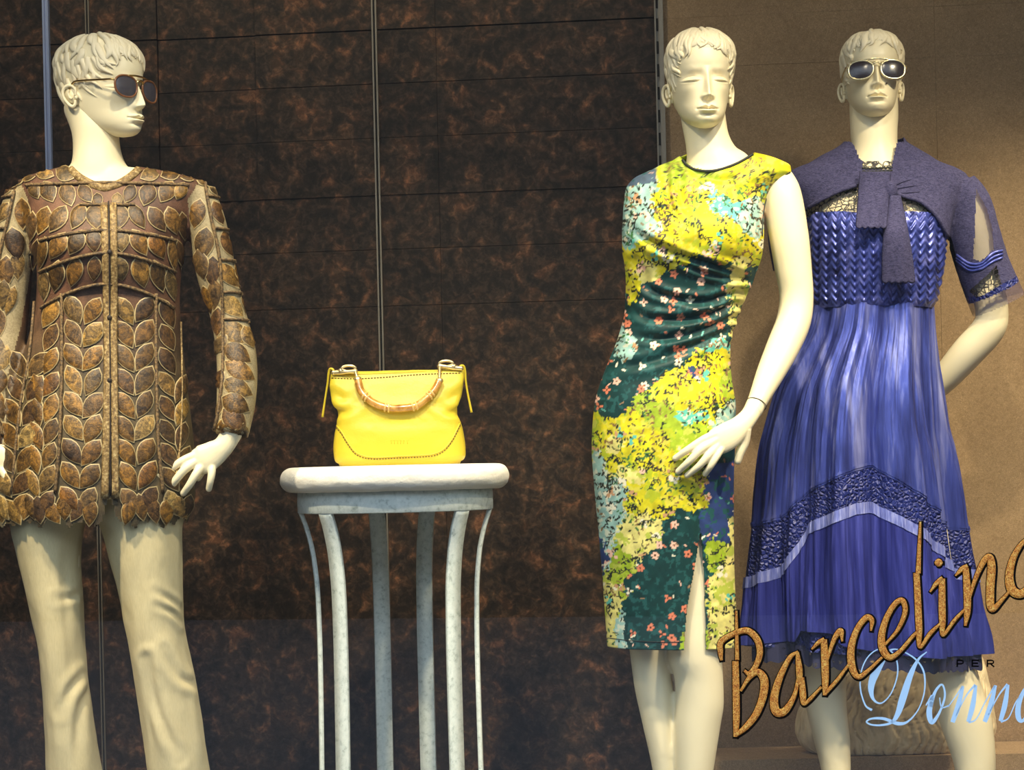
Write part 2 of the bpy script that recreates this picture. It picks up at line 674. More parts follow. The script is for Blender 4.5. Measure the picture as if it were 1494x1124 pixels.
M['lace'] = lace('black_lace', srgb(30, 26, 34), 85, 0.06, 0.10)
M['lace_hem'] = lace('navy_lace_hem', srgb(40, 40, 72), 60, 0.28, 0.5)
k = Mat('yellow_leather', srgb(232, 210, 54), 0.42)
n1 = k.noise(260, 3, 0.6)
k.base(k.mix(k.noise(9, 3), srgb(214, 190, 46), srgb(226, 204, 60)))
k.bump(n1, 0.18, 0.002)
M['leather'] = k.m
M['thread'] = Mat('brown_thread', srgb(96, 72, 20), 0.8).m
M['emboss'] = Mat('debossed_leather', srgb(208, 186, 26), 0.6).m
k = Mat('lacquered_bamboo', srgb(176, 110, 40), 0.18)
n1 = k.noise(60, 4, 0.6, k.coords((1, 1, 1)), 0.5)
k.base(k.ramp(n1, [(0.3, srgb(150, 98, 34)), (0.55, srgb(204, 150, 66)), (0.75, srgb(230, 188, 110))]))
k.b.inputs['Coat Weight'].default_value = 0.6
M['bamboo'] = k.m
M['bamboo_node'] = Mat('pale_bamboo_node', srgb(226, 190, 116), 0.35).m
M['brass'] = Mat('pale_gold_metal', srgb(250, 226, 168), 0.28, 0.85).m
k = Mat('white_plaster', srgb(246, 240, 226), 0.8, spec=0.2)
n1 = k.noise(45, 5, 0.65)
k.base(k.mix(n1, srgb(240, 232, 214), srgb(250, 247, 238)))
k.bump(n1, 0.35, 0.008)
M['plaster'] = k.m
k = Mat('weathered_white_metal', srgb(196, 212, 212), 0.6, spec=0.3)
co = k.coords()
n1 = k.noise(70, 6, 0.75, co)
n2 = k.noise(9, 4, 0.6, co)
cc = k.ramp(n1, [(0.3, srgb(160, 172, 168)), (0.45, srgb(214, 224, 220)), (0.7, srgb(236, 242, 238))])
k.base(k.mix(0.5, cc, k.ramp(n2, [(0.3, (0.8, 0.82, 0.8)), (0.7, (1.05, 1.05, 1.04))]), 'MULTIPLY'))
k.bump(n1, 0.2, 0.002)
M['stand'] = k.m
k = Mat('crinkled_cream_leather', srgb(196, 176, 138), 0.7, spec=0.2)
n1 = k.noise(30, 5, 0.6, k.coords((1, 1, 0.5)), 0.6)
k.base(k.ramp(n1, [(0.3, srgb(196, 176, 138)), (0.6, srgb(228, 210, 172)), (0.8, srgb(238, 224, 190))]))
M['pouch'] = k.m
k = Mat('gold_glitter_foil', srgb(210, 140, 60), 0.35, 0.3)
n1 = k.noise(420, 3, 0.8, dist=1.5)
k.base(k.ramp(n1, [(0.38, srgb(150, 62, 10)), (0.5, srgb(240, 142, 34)), (0.62, srgb(255, 218, 112))]))
k.bump(n1, 0.8, 0.002)
M['gold'] = k.m
M['edge_shadow'] = Mat('black_edge_and_shadow', srgb(14, 9, 6), 0.7, spec=0.1).m
M['blue_letter'] = Mat('pale_blue_letter', srgb(190, 222, 248), 0.6).m
M['black_letter'] = Mat('black_letter', srgb(6, 5, 6), 0.8, spec=0.05).m
M['gold_frame'] = Mat('gold_wire', srgb(214, 184, 120), 0.22, 1.0).m
M['pale_frame'] = Mat('pale_gold_wire', srgb(226, 212, 170), 0.25, 0.9).m
k = Mat('dark_lens', srgb(40, 34, 42), 0.2, spec=0.7)
k.alpha(0.93)
M['lens'] = k.m
k = Mat('smoky_lens', srgb(70, 68, 78), 0.2, spec=0.7)
k.alpha(0.86)
M['lens2'] = k.m
k = Mat('tortoise_rim', srgb(120, 76, 44), 0.3)
M['tortoise'] = k.m
k = Mat('black_elastic', srgb(40, 30, 24), 0.7)
M['seam'] = k.m

# clear window glass: fresnel mirror over straight-through glass
gm = bpy.data.materials.new('window_glass')
gm.use_nodes = True
nt = gm.node_tree
nt.nodes.clear()
out = nt.nodes.new('ShaderNodeOutputMaterial')
mx = nt.nodes.new('ShaderNodeMixShader')
fr = nt.nodes.new('ShaderNodeLayerWeight')
fr.inputs[0].default_value = 0.5
pw = nt.nodes.new('ShaderNodeMath')
pw.operation = 'POWER'
pw.inputs[1].default_value = 5.0
nt.links.new(fr.outputs['Facing'], pw.inputs[0])
fm = nt.nodes.new('ShaderNodeMath')
fm.operation = 'MULTIPLY_ADD'
fm.inputs[1].default_value = 0.96
fm.inputs[2].default_value = 0.04
nt.links.new(pw.outputs[0], fm.inputs[0])
tr = nt.nodes.new('ShaderNodeBsdfTransparent')
tr.inputs[0].default_value = (0.97, 0.98, 0.975, 1)
gl = nt.nodes.new('ShaderNodeBsdfGlossy')
gl.inputs['Roughness'].default_value = 0.0
nt.links.new(fm.outputs[0], mx.inputs[0])
nt.links.new(tr.outputs[0], mx.inputs[1])
nt.links.new(gl.outputs[0], mx.inputs[2])
nt.links.new(mx.outputs[0], out.inputs[0])
M['glass'] = gm

# ---------------------------------------------------------------- the window bay
AYAW = 0.0925
tA, cA, sA = math.tan(AYAW), math.cos(AYAW), math.sin(AYAW)
WALL_Y, GLASS_Y = 4.62, 2.55
TOP_Z = 3.0


def planept(px, py, Y0):
    """where the line of sight through a pixel meets the vertical plane Y = Y0 - tan(A) X"""
    d = P(px, py, 1.0)
    Y = Y0 / (1 + tA * d[..., 0])
    q = P(px, py, Y)
    return q


def wall_s(px, py):
    return float(planept(px, py, WALL_Y)[0]) / cA


def wall_z(px, py):
    return float(planept(px, py, WALL_Y)[2])


def wallbox(s0, s1, z0, z1, d0, d1, Y0=WALL_Y):
    """box standing on the wall plane, from d0 to d1 in front of it"""
    sm, zm, dm = (s0 + s1) / 2, (z0 + z1) / 2, (d0 + d1) / 2
    x = sm * cA - dm * sA
    y = Y0 - sm * sA - dm * cA
    return box(x, y, zm, s1 - s0, d1 - d0, z1 - z0, -AYAW)


S_L, S_R = -1.75, 1.75
wall = struct(mk('wall_back', *wallbox(S_L, S_R, FLOOR_Z, TOP_Z, -0.04, 0.0), M['dark'], smooth=False), 'dark back wall of the shop window behind brown panels')
cols = [S_L, wall_s(122, 30), wall_s(232, 100), wall_s(377, 200), wall_s(641, 250), wall_s(961, 120)]
rows_z = [wall_z(650, y) for y in (-118, -38, 41, 120, 199, 283, 362, 445)]
zs = [TOP_Z] + rows_z + [FLOOR_Z]
depth = [0.012, 0.014, 0.006, 0.012, 0.0105]
for i in range(5):
    for j in range(len(zs) - 1):
        g = 0.0003
        gt = 0.0014 if j < 4 else 0.0007
        o = mk('panel', *wallbox(cols[i] + g, cols[i + 1] - g, zs[j + 1] + gt, zs[j] - gt, 0.0, depth[i] + 0.0012 * ((j * 7 + i * 3) % 3)), M['wall'], wall, False)
fc = [cols[5], wall_s(1366, 200), S_R]
fz = [TOP_Z] + [wall_z(1300, y) for y in (14, 88)] + [FLOOR_Z]
for i in range(2):
    for j in range(len(fz) - 1):
        mk('felt_panel', *wallbox(fc[i] + 0.00025, fc[i + 1] - 0.00025, fz[j + 1] + 0.00025, fz[j] - 0.00025, 0.0, 0.012 + 0.0004 * ((i + j) % 2)), M['felt'], wall, False)

struct(mk('floor', *box(0.0, 3.6, FLOOR_Z - 0.03, 4.0, 2.5, 0.06), M['floor'], smooth=False), 'dark glossy floor of the shop window')
struct(mk('ceiling', *box(0.0, 3.6, TOP_Z + 0.03, 4.0, 2.5, 0.06), M['felt'], smooth=False), 'brown ceiling of the shop window')
struct(mk('wall_left', *box(-1.82, 3.72, (TOP_Z + FLOOR_Z) / 2, 0.06, 2.1, TOP_Z - FLOOR_Z), M['wall'], smooth=False), 'mottled brown side wall of the shop window')
struct(mk('wall_right', *box(1.82, 3.44, (TOP_Z + FLOOR_Z) / 2, 0.06, 2.1, TOP_Z - FLOOR_Z), M['felt'], smooth=False), 'tan felt side wall of the shop window')
# low felt-covered step under the cream pouch
STEP_Z = 0.155
struct(mk('trim_1', *box(1.05, 4.395, (STEP_Z + FLOOR_Z) / 2, 1.40, 0.19, STEP_Z - FLOOR_Z), M['felt'], smooth=False), 'low felt covered step along the tan wall')


def upright(label, px, py, parts, slots=None):
    """slotted metal shelf upright screwed to the wall; parts = (offset px, width px, depth m, material)"""
    s = wall_s(px, py)
    k = 4.62 / F
    q = Vector((s * cA, WALL_Y - s * sA - 0.02, FLOOR_Z))
    t = thing('wall_upright', label, 'upright', q, 'metal uprights on the back wall')
    for nm, off, w, dep, mt in parts:
        a = s + off * k
        mk(nm, *wallbox(a, a + w * k, FLOOR_Z, TOP_Z - 0.02, 0.0135, dep), M[mt], t, False)
    if slots:
        off, w, hgt, step = slots
        a = s + off * k
        z = 0.0
        while z < 2.3:
            mk('slot', *wallbox(a, a + w * k, z, z + hgt, 0.015, 0.0215), M['slot'], t, False)
            z += step
    return t


upright('thin slotted metal upright behind the yellow handbag', 549, 100,
        [('flange', -3.5, 2.2, 0.024, 'alu'), ('web', -1.3, 3.0, 0.018, 'dark'), ('flange', 1.7, 2.2, 0.024, 'alu')], (-1.0, 2.4, 0.028, 0.052))
upright('wide slotted metal upright where the dark wall meets the tan felt', 961, 120,
        [('flange', -4, 1.8, 0.024, 'alu'), ('web', -2.2, 4.2, 0.018, 'alu'), ('flange', 2.0, 6.5, 0.026, 'alu')], (-1.6, 2.8, 0.03, 0.056))
upright('metal upright tinted with daylight blue behind the leaf jacket mannequin shoulder', 73, 120,
        [('flange', -4.5, 3.0, 0.026, 'alu_daylight'), ('web', -1.5, 3.0, 0.02, 'alu_daylight'), ('flange', 1.5, 3.0, 0.026, 'alu_daylight')])
upright('thin metal upright behind the head of the leaf jacket mannequin', 131, 30,
        [('flange', -3.2, 1.5, 0.022, 'alu'), ('web', -1.7, 3.0, 0.017, 'dark'), ('flange', 1.3, 1.5, 0.022, 'alu')])

# the pane the lettering is fixed to
gs0, gs1 = -1.9, 1.9
struct(mk('window_1', *wallbox(gs0, gs1, FLOOR_Z - 0.06, TOP_Z, -0.003, 0.003, GLASS_Y), M['glass'], smooth=False), 'clear shop window pane in front of the display')
# ---------------------------------------------------------------- mannequin heads
HZ = [-0.012, 0.0, 0.02, 0.05, 0.10, 0.17, 0.25, 0.33, 0.42, 0.52, 0.62, 0.72, 0.80, 0.87, 0.93, 0.97, 0.99, 1.0]
HF = [0.36, 0.405, 0.438, 0.458, 0.468, 0.462, 0.458, 0.458, 0.452, 0.448, 0.462, 0.450, 0.410, 0.345, 0.250, 0.160, 0.085, 0.02]
HB = [0.26, 0.20, 0.12, 0.04, -0.06, -0.17, -0.27, -0.345, -0.40, -0.440, -0.462, -0.462, -0.440, -0.390, -0.305, -0.215, -0.140, -0.06]
HW = [0.02, 0.072, 0.108, 0.145, 0.188, 0.223, 0.247, 0.265, 0.280, 0.295, 0.312, 0.318, 0.305, 0.268, 0.205, 0.135, 0.078, 0.02]
HC = [0.32, 0.29, 0.26, 0.22, 0.15, 0.08, 0.03, 0.0, -0.02, -0.03, -0.03, -0.03, -0.03, -0.03, -0.03, -0.03, -0.03, -0.02]


def skull(a, z, grow=0.0):
    f, b, w, c = (sint(z, HZ, t) for t in (HF, HB, HW, HC))
    ca, sa = np.cos(a), np.sin(a)
    x = (w + grow) * np.sign(ca) * np.abs(ca) ** 0.88
    y = c + np.where(sa > 0, (f - c + grow) * np.abs(sa) ** 0.95, -(c - b + grow) * np.abs(sa) ** 0.95)
    return np.stack([x, y, z + 0 * x + grow * sstep(z, 0.7, 1.0)], -1)


def face_disp(x, z, eyes='closed'):
    ax = np.abs(x)
    d = 0 * x
    z = z + 0.035 * sstep(z, 0.02, 0.13)
    # nose
    amp = sint(z, [0.20, 0.252, 0.276, 0.302, 0.37, 0.46, 0.53, 0.60], [0, 0.0, 0.066, 0.104, 0.082, 0.050, 0.022, 0])
    sx = sint(z, [0.25, 0.302, 0.38, 0.48, 0.60], [0.036, 0.036, 0.029, 0.027, 0.034])
    d += amp * np.exp(-(ax / sx) ** 2)
    d += 0.036 * np.exp(-((ax - 0.043) / 0.021) ** 2 - ((z - 0.294) / 0.024) ** 2)
    d -= 0.020 * np.exp(-((ax - 0.026) / 0.014) ** 2 - ((z - 0.272) / 0.010) ** 2)
    # brow and sockets
    d += 0.009 * np.exp(-((ax - 0.12) / 0.09) ** 2 - ((z - 0.575 - 0.15 * (ax - 0.12) * (ax > 0.12)) / 0.032) ** 2)
    d -= 0.040 * np.exp(-((ax - 0.135) / 0.085) ** 2 - ((z - 0.500) / 0.045) ** 2)
    d -= 0.012 * np.exp(-((ax - 0.07) / 0.03) ** 2 - ((z - 0.515) / 0.04) ** 2)
    # eyeball under the lids, lid crease, lash line
    d += 0.042 * np.exp(-((ax - 0.145) / 0.066) ** 2 - ((z - 0.470) / 0.030) ** 2)
    lash = 0.450 + 1.5 * (ax - 0.145) ** 2 + 0.06 * (ax - 0.145)
    d -= 0.020 * np.exp(-((z - lash) / 0.0075) ** 2) * np.exp(-((ax - 0.145) / 0.072) ** 4)
    d += 0.010 * np.exp(-((z - lash - 0.014) / 0.008) ** 2) * np.exp(-((ax - 0.145) / 0.072) ** 4)
    d -= 0.009 * np.exp(-((z - (0.506 - 2.4 * (ax - 0.145) ** 2)) / 0.008) ** 2) * np.exp(-((ax - 0.145) / 0.074) ** 4)
    # mouth
    mw = np.exp(-(ax / 0.088) ** 4)
    d += 0.016 * np.exp(-(ax / 0.12) ** 2 - ((z - 0.185) / 0.065) ** 2)
    up = 0.204 - 1.6 * ax ** 2 - 0.012 * np.exp(-(ax / 0.015) ** 2) + 0.006 * np.exp(-((ax - 0.03) / 0.02) ** 2)
    d += 0.036 * np.exp(-((z - up) / 0.0165) ** 2) * mw
    lo = 0.152 + 2.0 * ax ** 2
    d += 0.042 * np.exp(-((z - lo) / 0.020) ** 2) * np.exp(-(ax / 0.072) ** 4)
    d -= 0.030 * np.exp(-((z - 0.179 - 0.3 * ax ** 2 + 0.004 * np.exp(-(ax / 0.02) ** 2)) / 0.0075) ** 2) * np.exp(-(ax / 0.095) ** 6)
    d -= 0.012 * np.exp(-((ax - 0.098) / 0.014) ** 2 - ((z - 0.182) / 0.016) ** 2)
    d -= 0.016 * np.exp(-(ax / 0.08) ** 2 - ((z - 0.112) / 0.020) ** 2)
    d -= 0.007 * np.exp(-(ax / 0.012) ** 2 - ((z - 0.236) / 0.020) ** 2)
    d += 0.012 * np.exp(-(ax / 0.07) ** 2 - ((z - 0.055) / 0.04) ** 2)
    # cheeks
    d += 0.014 * np.exp(-((ax - 0.185) / 0.06) ** 2 - ((z - 0.40) / 0.055) ** 2)
    d -= 0.012 * np.exp(-((ax - 0.20) / 0.05) ** 2 - ((z - 0.27) / 0.07) ** 2)
    return d


def hairline(a):
    """height of the hairline around the head; a = pi/2 is the forehead"""
    q = np.abs(((a - np.pi / 2 + np.pi) % (2 * np.pi)) - np.pi)
    return sint(q, [0.0, 0.35, 0.7, 0.95, 1.12, 1.25, 1.4, 1.62, 1.8, 2.1, np.pi], [0.735, 0.74, 0.70, 0.58, 0.46, 0.39, 0.42, 0.45, 0.30, 0.22, 0.20])


class Head:
    def __init__(s, H, origin, yaw, pitch=0.0, roll=0.0):
        s.H, s.O = H, np.asarray(origin, float)
        cy, sy = math.cos(yaw), math.sin(yaw)
        cp, sp = math.cos(pitch), math.sin(pitch)
        c2, s2 = math.cos(roll), math.sin(roll)
        # local x right, y forward, z up -> world with forward = -Y
        B = np.array([[1, 0, 0], [0, -1, 0], [0, 0, 1]], float)
        Rz = np.array([[cy, sy, 0], [-sy, cy, 0], [0, 0, 1]])      # yaw > 0 turns towards +x
        Rx = np.array([[1, 0, 0], [0, cp, -sp], [0, sp, cp]])      # pitch > 0 lifts the chin
        Ry = np.array([[c2, 0, s2], [0, 1, 0], [-s2, 0, c2]])
        s.R = B @ Rz @ Ry @ Rx

    def w(s, p):
        p = np.asarray(p, float)
        # turn about the middle of the head base
        return s.O + s.H * ((p - (0, 0, 0.3)) @ s.R.T) + s.H * np.array([0, 0, 0.3])

    def mesh(s):
        n, m = 300, 260
        a = np.linspace(0, 2 * np.pi, n, endpoint=False)
        a = a - 0.28 * np.cos(a) * 0 + 0.30 * np.sin(2 * (a - np.pi / 2)) * 0
        # denser sampling towards the face
        tt = np.linspace(0, 1, n, endpoint=False)
        a = np.pi / 2 + 2 * np.pi * (tt - 0.5) + 0.55 * np.sin(2 * np.pi * (tt - 0.5)) * -1
        z = np.concatenate([np.linspace(-0.012, 0.06, 22, endpoint=False), np.linspace(0.06, 0.62, 172, endpoint=False),
                            0.62 + 0.38 * np.sin(np.linspace(0, np.pi / 2, 66))])
        A, Z = np.meshgrid(a, z)
        V = skull(A, Z)
        w = sstep(np.sin(A), 0.08, 0.4)
        V[..., 1] += w * face_disp(V[..., 0], Z)
        hl = hairline(A)
        N = V - np.stack([0 * Z, 0 * Z - 0.02, np.minimum(Z, 0.6)], -1)
        N /= np.linalg.norm(N, axis=-1)[..., None]
        V = V + N * (0.010 * sstep(Z, hl - 0.005, hl + 0.03))[..., None]
        m = len(z)
        Fc = gfaces(m, n).tolist()
        W = np.vstack([V.reshape(-1, 3), V[0].mean(0), V[-1].mean(0)])
        k0 = m * n
        for j in range(n):
            Fc.append([k0, (j + 1) % n, j])
            Fc.append([k0 + 1, (m - 1) * n + j, (m - 1) * n + (j + 1) % n])
        acc = Acc()
        acc.add(s.w(W), Fc)
        for sd in (-1, 1):
            def ear(u, v, out):
                return s.w(np.stack(np.broadcast_arrays(sd * (0.292 + out), -0.045 - np.asarray(u), 0.275 + np.asarray(v)), -1))
            c = np.array([(0.0, 0.10), (-0.006, 0.155), (0.03, 0.198), (0.082, 0.196), (0.112, 0.15), (0.104, 0.09), (0.07, 0.035), (0.03, 0.0), (0.004, 0.018), (0.0, 0.06)])
            acc.add(*tube(ear(c[:, 0], c[:, 1], 0.012 + 0.42 * np.clip(c[:, 0], 0, 1)), np.array([.012, .013, .016, .017, .016, .015, .016, .018, .015, .012]) * s.H, 10, 40))
            c = np.array([(0.03, 0.075), (0.055, 0.09), (0.07, 0.13), (0.06, 0.165)])
            acc.add(*tube(ear(c[:, 0], c[:, 1], 0.012 + 0.3 * c[:, 0]), 0.012 * s.H, 8, 16))
            pl = np.array([[0.0, 0.02], [0.0, 0.19], [0.11, 0.17], [0.09, 0.05]])
            q0 = ear(pl[:, 0], pl[:, 1], 0.0 + 0.42 * pl[:, 0])
            q1 = ear(pl[:, 0], pl[:, 1], -0.05 + 0.2 * pl[:, 0])
            acc.add(np.vstack([q0, q1]), [[0, 1, 2, 3], [7, 6, 5, 4], [0, 4, 5, 1], [1, 5, 6, 2], [2, 6, 7, 3], [3, 7, 4, 0]])
            acc.add(*tube(ear(np.array([-0.012, -0.004]), np.array([0.07, 0.10]), 0.006), 0.014 * s.H, 8))
        return acc

    def hair(s, parent, seed=1):
        r = random.Random(seed)
        acc = Acc()
        crown = np.array([0.03, -0.14, 0.985])

        def lock(a0, a1, z0, z1, wid, hgt, wave, ph, lift=0.010):
            n = 22
            t = np.linspace(0, 1, n)
            z = z0 + (z1 - z0) * t ** 0.9
            a = a0 + (a1 - a0) * t ** 1.3 + wave * np.sin(t * 5.2 + ph) * t
            p = skull(a, np.clip(z, 0.0, 0.999), lift)
            N = p - np.stack([0 * z, 0 * z - 0.02, np.minimum(z, 0.62)], -1)
            N /= np.linalg.norm(N, axis=1)[:, None]
            T = np.gradient(p, axis=0)
            T /= np.linalg.norm(T, axis=1)[:, None] + 1e-9
            B = np.cross(T, N)
            prof = np.clip(np.sin(np.pi * np.clip(t * 0.72 + 0.28, 0, 1)) ** 0.85, 0.02, 1)
            w = wid * prof
            h = hgt * prof
            k = 9
            th = np.linspace(0, 2 * np.pi, k, endpoint=False)
            V = (p[:, None, :] + B[:, None, :] * (w[:, None] * np.cos(th))[..., None]
                 + N[:, None, :] * (h[:, None] * np.sin(th))[..., None])
            Fc = gfaces(n, k).tolist()
            acc.add(s.w(V.reshape(-1, 3)), Fc)

        # layered locks from the nape up to the crown
        for ring, (zs0, cnt, wd) in enumerate([(0.50, 26, 0.036), (0.66, 26, 0.040), (0.79, 22, 0.044), (0.89, 18, 0.044), (0.96, 12, 0.042)]):
            for i in range(cnt):
                a = 2 * np.pi * (i + r.random() * 0.8) / cnt
                fr = math.sin(a) > 0.35
                hl = float(hairline(np.array([a]))[0])
                z1 = max(hl + r.uniform(-0.02, 0.05), zs0 - r.uniform(0.14, 0.26))
                z0 = min(0.985, max(zs0 + r.uniform(0.0, 0.08), z1 + 0.12))
                if z0 - z1 < 0.06:
                    continue
                sw = r.uniform(-0.34, 0.22)
                lock(a, a + sw, z0, z1, wd * r.uniform(0.7, 1.25), 0.024 * r.uniform(0.8, 1.3), r.uniform(0.05, 0.15) * r.choice((-1, 1)), r.uniform(0, 6), 0.006 + 0.002 * ring)
        # uneven wavy fringe over the forehead
        for i in range(13):
            u = -1 + 2 * (i + r.uniform(-0.3, 0.3)) / 12
            a = np.pi / 2 - u * 0.86
            dirn = -1 if u < 0.15 else 1
            lock(a + dirn * r.uniform(0.10, 0.34), a + r.uniform(-0.06, 0.06), 0.93 - 0.05 * abs(u), 0.735 - 0.10 * abs(u) ** 2 + r.uniform(-0.05, 0.04), 0.036 * r.uniform(0.7, 1.2), 0.026, r.uniform(0.06, 0.16) * r.choice((-1, 1)), r.uniform(0, 6), 0.012)
        # wisps in front of the ears
        for sd in (0, np.pi):
            for i in range(5):
                off = 0.16 + 0.13 * i
                a = off if sd == 0 else np.pi - off
                k = 1 if sd == 0 else -1
                lock(a - 0.12 * k, a + 0.20 * k, 0.72, 0.35 + 0.07 * i + r.uniform(-0.02, 0.02), 0.028, 0.019, 0.10 * k, r.uniform(0, 3), 0.009)
        return acc.build('hair', M['hair'], parent)


def sunglasses(hd, label, frame, lens, rim=None, zc=0.437, yc=0.500, tilt=0.0):
    """aviator sunglasses sitting on a head: wire rims, bridge bars, temples, dark lenses"""
    base = hd.w((0, yc, zc))
    t = thing('sunglasses', label, 'sunglasses', Vector(base))
    fr = Acc()
    for sd in (-1, 1):
        q = np.linspace(0, 2 * np.pi, 40, endpoint=False)
        cx = 0.168
        x = 0.128 * np.sign(np.cos(q)) * np.abs(np.cos(q)) ** 0.85
        z = 0.100 * np.sign(np.sin(q)) * np.abs(np.sin(q)) ** 0.85
        # teardrop: pulled down and outward
        z = np.where(z < 0, z * (1.12 + 0.25 * x), z * 0.92)
        yb = -0.55 * (cx + x) ** 2
        pts = np.stack([sd * (cx + x), yc + yb + 0 * x, zc + z], -1)
        ring = np.vstack([pts, pts[:1]])
        mk('rim', *tube(hd.w(ring), 0.011 * hd.H if rim is None else 0.0105 * hd.H, 8, caps=False), M[frame if rim is None else rim], t)
        # lens: slightly domed disc
        rr = np.linspace(0, 1, 6)[:, None]
        L = np.stack([sd * (cx + rr * x), yc + 0.012 * (1 - rr ** 2) - 0.55 * (cx + rr * x) ** 2, zc + rr * z], -1)
        back = L.copy()
        back[..., 1] -= 0.008
        V = np.vstack([L.reshape(-1, 3), back.reshape(-1, 3)])
        f1 = gfaces(6, 40)
        mk('lens', hd.w(V), np.vstack([f1, f1[:, ::-1] + 240]), M[lens], t)
        h = np.array([(sd * 0.296, yc - 0.05, zc + 0.035), (sd * 0.318, yc - 0.075, zc + 0.04), (sd * 0.325, yc - 0.20, zc + 0.05), (sd * 0.328, 0.02, zc + 0.072), (sd * 0.318, -0.06, zc + 0.06), (sd * 0.312, -0.11, zc + 0.0)])
        mk('temple', *tube(hd.w(h), 0.0095 * hd.H, 8, 30), M[frame], t)
    top = np.array([(-0.15, yc - 0.012, zc + 0.094), (-0.06, yc + 0.004, zc + 0.104), (0.06, yc + 0.004, zc + 0.104), (0.15, yc - 0.012, zc + 0.094)])
    mk('brow_bar', *tube(hd.w(top), 0.010 * hd.H, 8, 20), M[frame], t)
    br = np.array([(-0.048, yc, zc + 0.035), (-0.025, yc + 0.012, zc + 0.06), (0.025, yc + 0.012, zc + 0.06), (0.048, yc, zc + 0.035)])
    mk('bridge', *tube(hd.w(br), 0.010 * hd.H, 8, 16), M[frame], t)
    return t


def finger(px_pts, Y, r0, r1, n=12):
    """finger through pixel joints; Y a depth per joint"""
    p = np.array([P(x, y, d) for (x, y), d in zip(px_pts, Y)])
    m = len(p)
    return tube(p, np.linspace(r0, r1, m), n, 18)


def tip(px, Y, r):
    return ellipsoid(P(px[0], px[1], Y), (r, r, r), n=12, m=8)


def hand_mesh(palm, fingers, voxel=0.0017, smooth=3):
    parts = list(palm)
    for pts, Y, r0, r1 in fingers:
        pts = list(pts)
        r1 = r1 * 1.14
        (xa, ya), (xb, yb) = pts[-2], pts[-1]
        pts[-1] = (xb + 0.18 * (xb - xa), yb + 0.18 * (yb - ya))
        parts.append(finger(pts, Y, r0, r1))
        parts.append(tip(pts[-1], Y[-1], r1 * 0.98))
    return fuse(parts, voxel, smooth)


def foot_parts(px, Y, x_world, r):
    z = FLOOR_Z
    return [tube([(x_world, Y, z + 0.10), (x_world, Y - 0.02, z + 0.055), (x_world, Y - 0.10, z + 0.035), (x_world, Y - 0.165, z + 0.02)], [r, r * 1.05, r * 0.95, r * 0.5], 14, 16, flat=0.7),
            tube([(x_world, Y, z + 0.12), (x_world, Y + 0.03, z + 0.03)], [r * 0.95, r * 0.8], 14)]
# ---------------------------------------------------------------- mannequin in the leaf jacket
Y1 = 3.80
m1 = thing('mannequin', 'cream mannequin in a brown leaf appliqué jacket and cream trousers with aviator sunglasses', 'mannequin', Vector(P(150, 690, Y1)) * 1.0)
m1.location.z = FLOOR_Z
ORIGIN[m1.name] = m1.location.copy()
m1['label'] = 'cream mannequin wearing a brown leaf-covered jacket, cream trousers and sunglasses'

hd1 = Head(0.2095, P(148, 203, Y1) + (0, 0.0, 0), math.radians(60), math.radians(0), 0.0)
body1 = hd1.mesh()
torso1 = [  # py, xl, xr, front, back
    (236, 112, 176, 0.05, 0.055), (243, 100, 196, 0.055, 0.065), (249, 74, 232, 0.058, 0.075), (256, 46, 268, 0.062, 0.082), (266, 28, 296, 0.070, 0.088),
    (282, 24, 304, 0.082, 0.092), (305, 30, 290, 0.098, 0.095), (335, 40, 275, 0.118, 0.092), (370, 50, 267, 0.132, 0.088), (400, 56, 264, 0.122, 0.085),
    (440, 54, 262, 0.104, 0.085), (480, 46, 264, 0.102, 0.092), (540, 30, 270, 0.110, 0.108), (600, 13, 277, 0.122, 0.125), (660, 2, 283, 0.130, 0.135),
    (720, -6, 284, 0.132, 0.135), (772, -8, 270, 0.130, 0.130)]
neck1 = tube([P(128, 150, Y1 + 0.015), P(138, 185, Y1), P(141, 215, Y1 - 0.002), P(143, 240, Y1), P(146, 275, Y1 + 0.01), P(150, 320, Y1 + 0.01)],
             [0.052, 0.048, 0.0475, 0.055, 0.082, 0.10], 32, 40, flat=[1.0, 1.0, 1.0, 1.0, 0.86, 0.8], axis=(0, 1, 0))
armR1 = np.array([P(286, 284, Y1 + 0.005), P(302, 330, Y1), P(316, 400, Y1 + 0.005), P(333, 460, Y1 + 0.015), P(345, 520, Y1), P(345, 580, Y1 - 0.025), P(338, 635, Y1 - 0.045)])
armL1 = np.array([P(38, 286, Y1 + 0.005), P(24, 330, Y1), P(18, 400, Y1 + 0.005), P(14, 470, Y1 + 0.015), P(2, 540, Y1), P(-10, 600, Y1 - 0.02), P(-16, 655, Y1 - 0.04)])
armr = np.array([0.040, 0.040, 0.0385, 0.035, 0.037, 0.036, 0.029])
bt = Loft(torso1, Y1, grow=-0.014).closed(64, 70, y0=246, y1=728)
legL1 = [(700, 18, 128, 0.085, 0.10), (775, 26, 116, 0.078, 0.09), (860, 46, 116, 0.068, 0.075), (950, 63, 118, 0.058, 0.06), (1124, 80, 132, 0.050, 0.052), (1240, 88, 130, 0.040, 0.046)]
legR1 = [(700, 130, 268, 0.085, 0.10), (775, 158, 258, 0.078, 0.09), (860, 178, 258, 0.068, 0.075), (950, 198, 266, 0.058, 0.06), (1124, 228, 290, 0.050, 0.052), (1240, 236, 284, 0.040, 0.046)]
bparts = [bt, neck1, tube(armR1, armr - 0.008, 18, 40), tube(armL1, armr - 0.008, 18, 40),
          Loft(legL1, Y1).closed(40, 60), Loft(legR1, Y1).closed(40, 60)]
for lx in (P(109, 1180, Y1)[0], P(260, 1180, Y1)[0]):
    bparts += [tube([(lx, Y1, 0.02 + 0.0), (lx, Y1 + 0.005, FLOOR_Z + 0.08)], [0.042, 0.034], 16)] + foot_parts(0, Y1, lx, 0.036)
V, Fc = fuse(bparts, 0.006, 5)
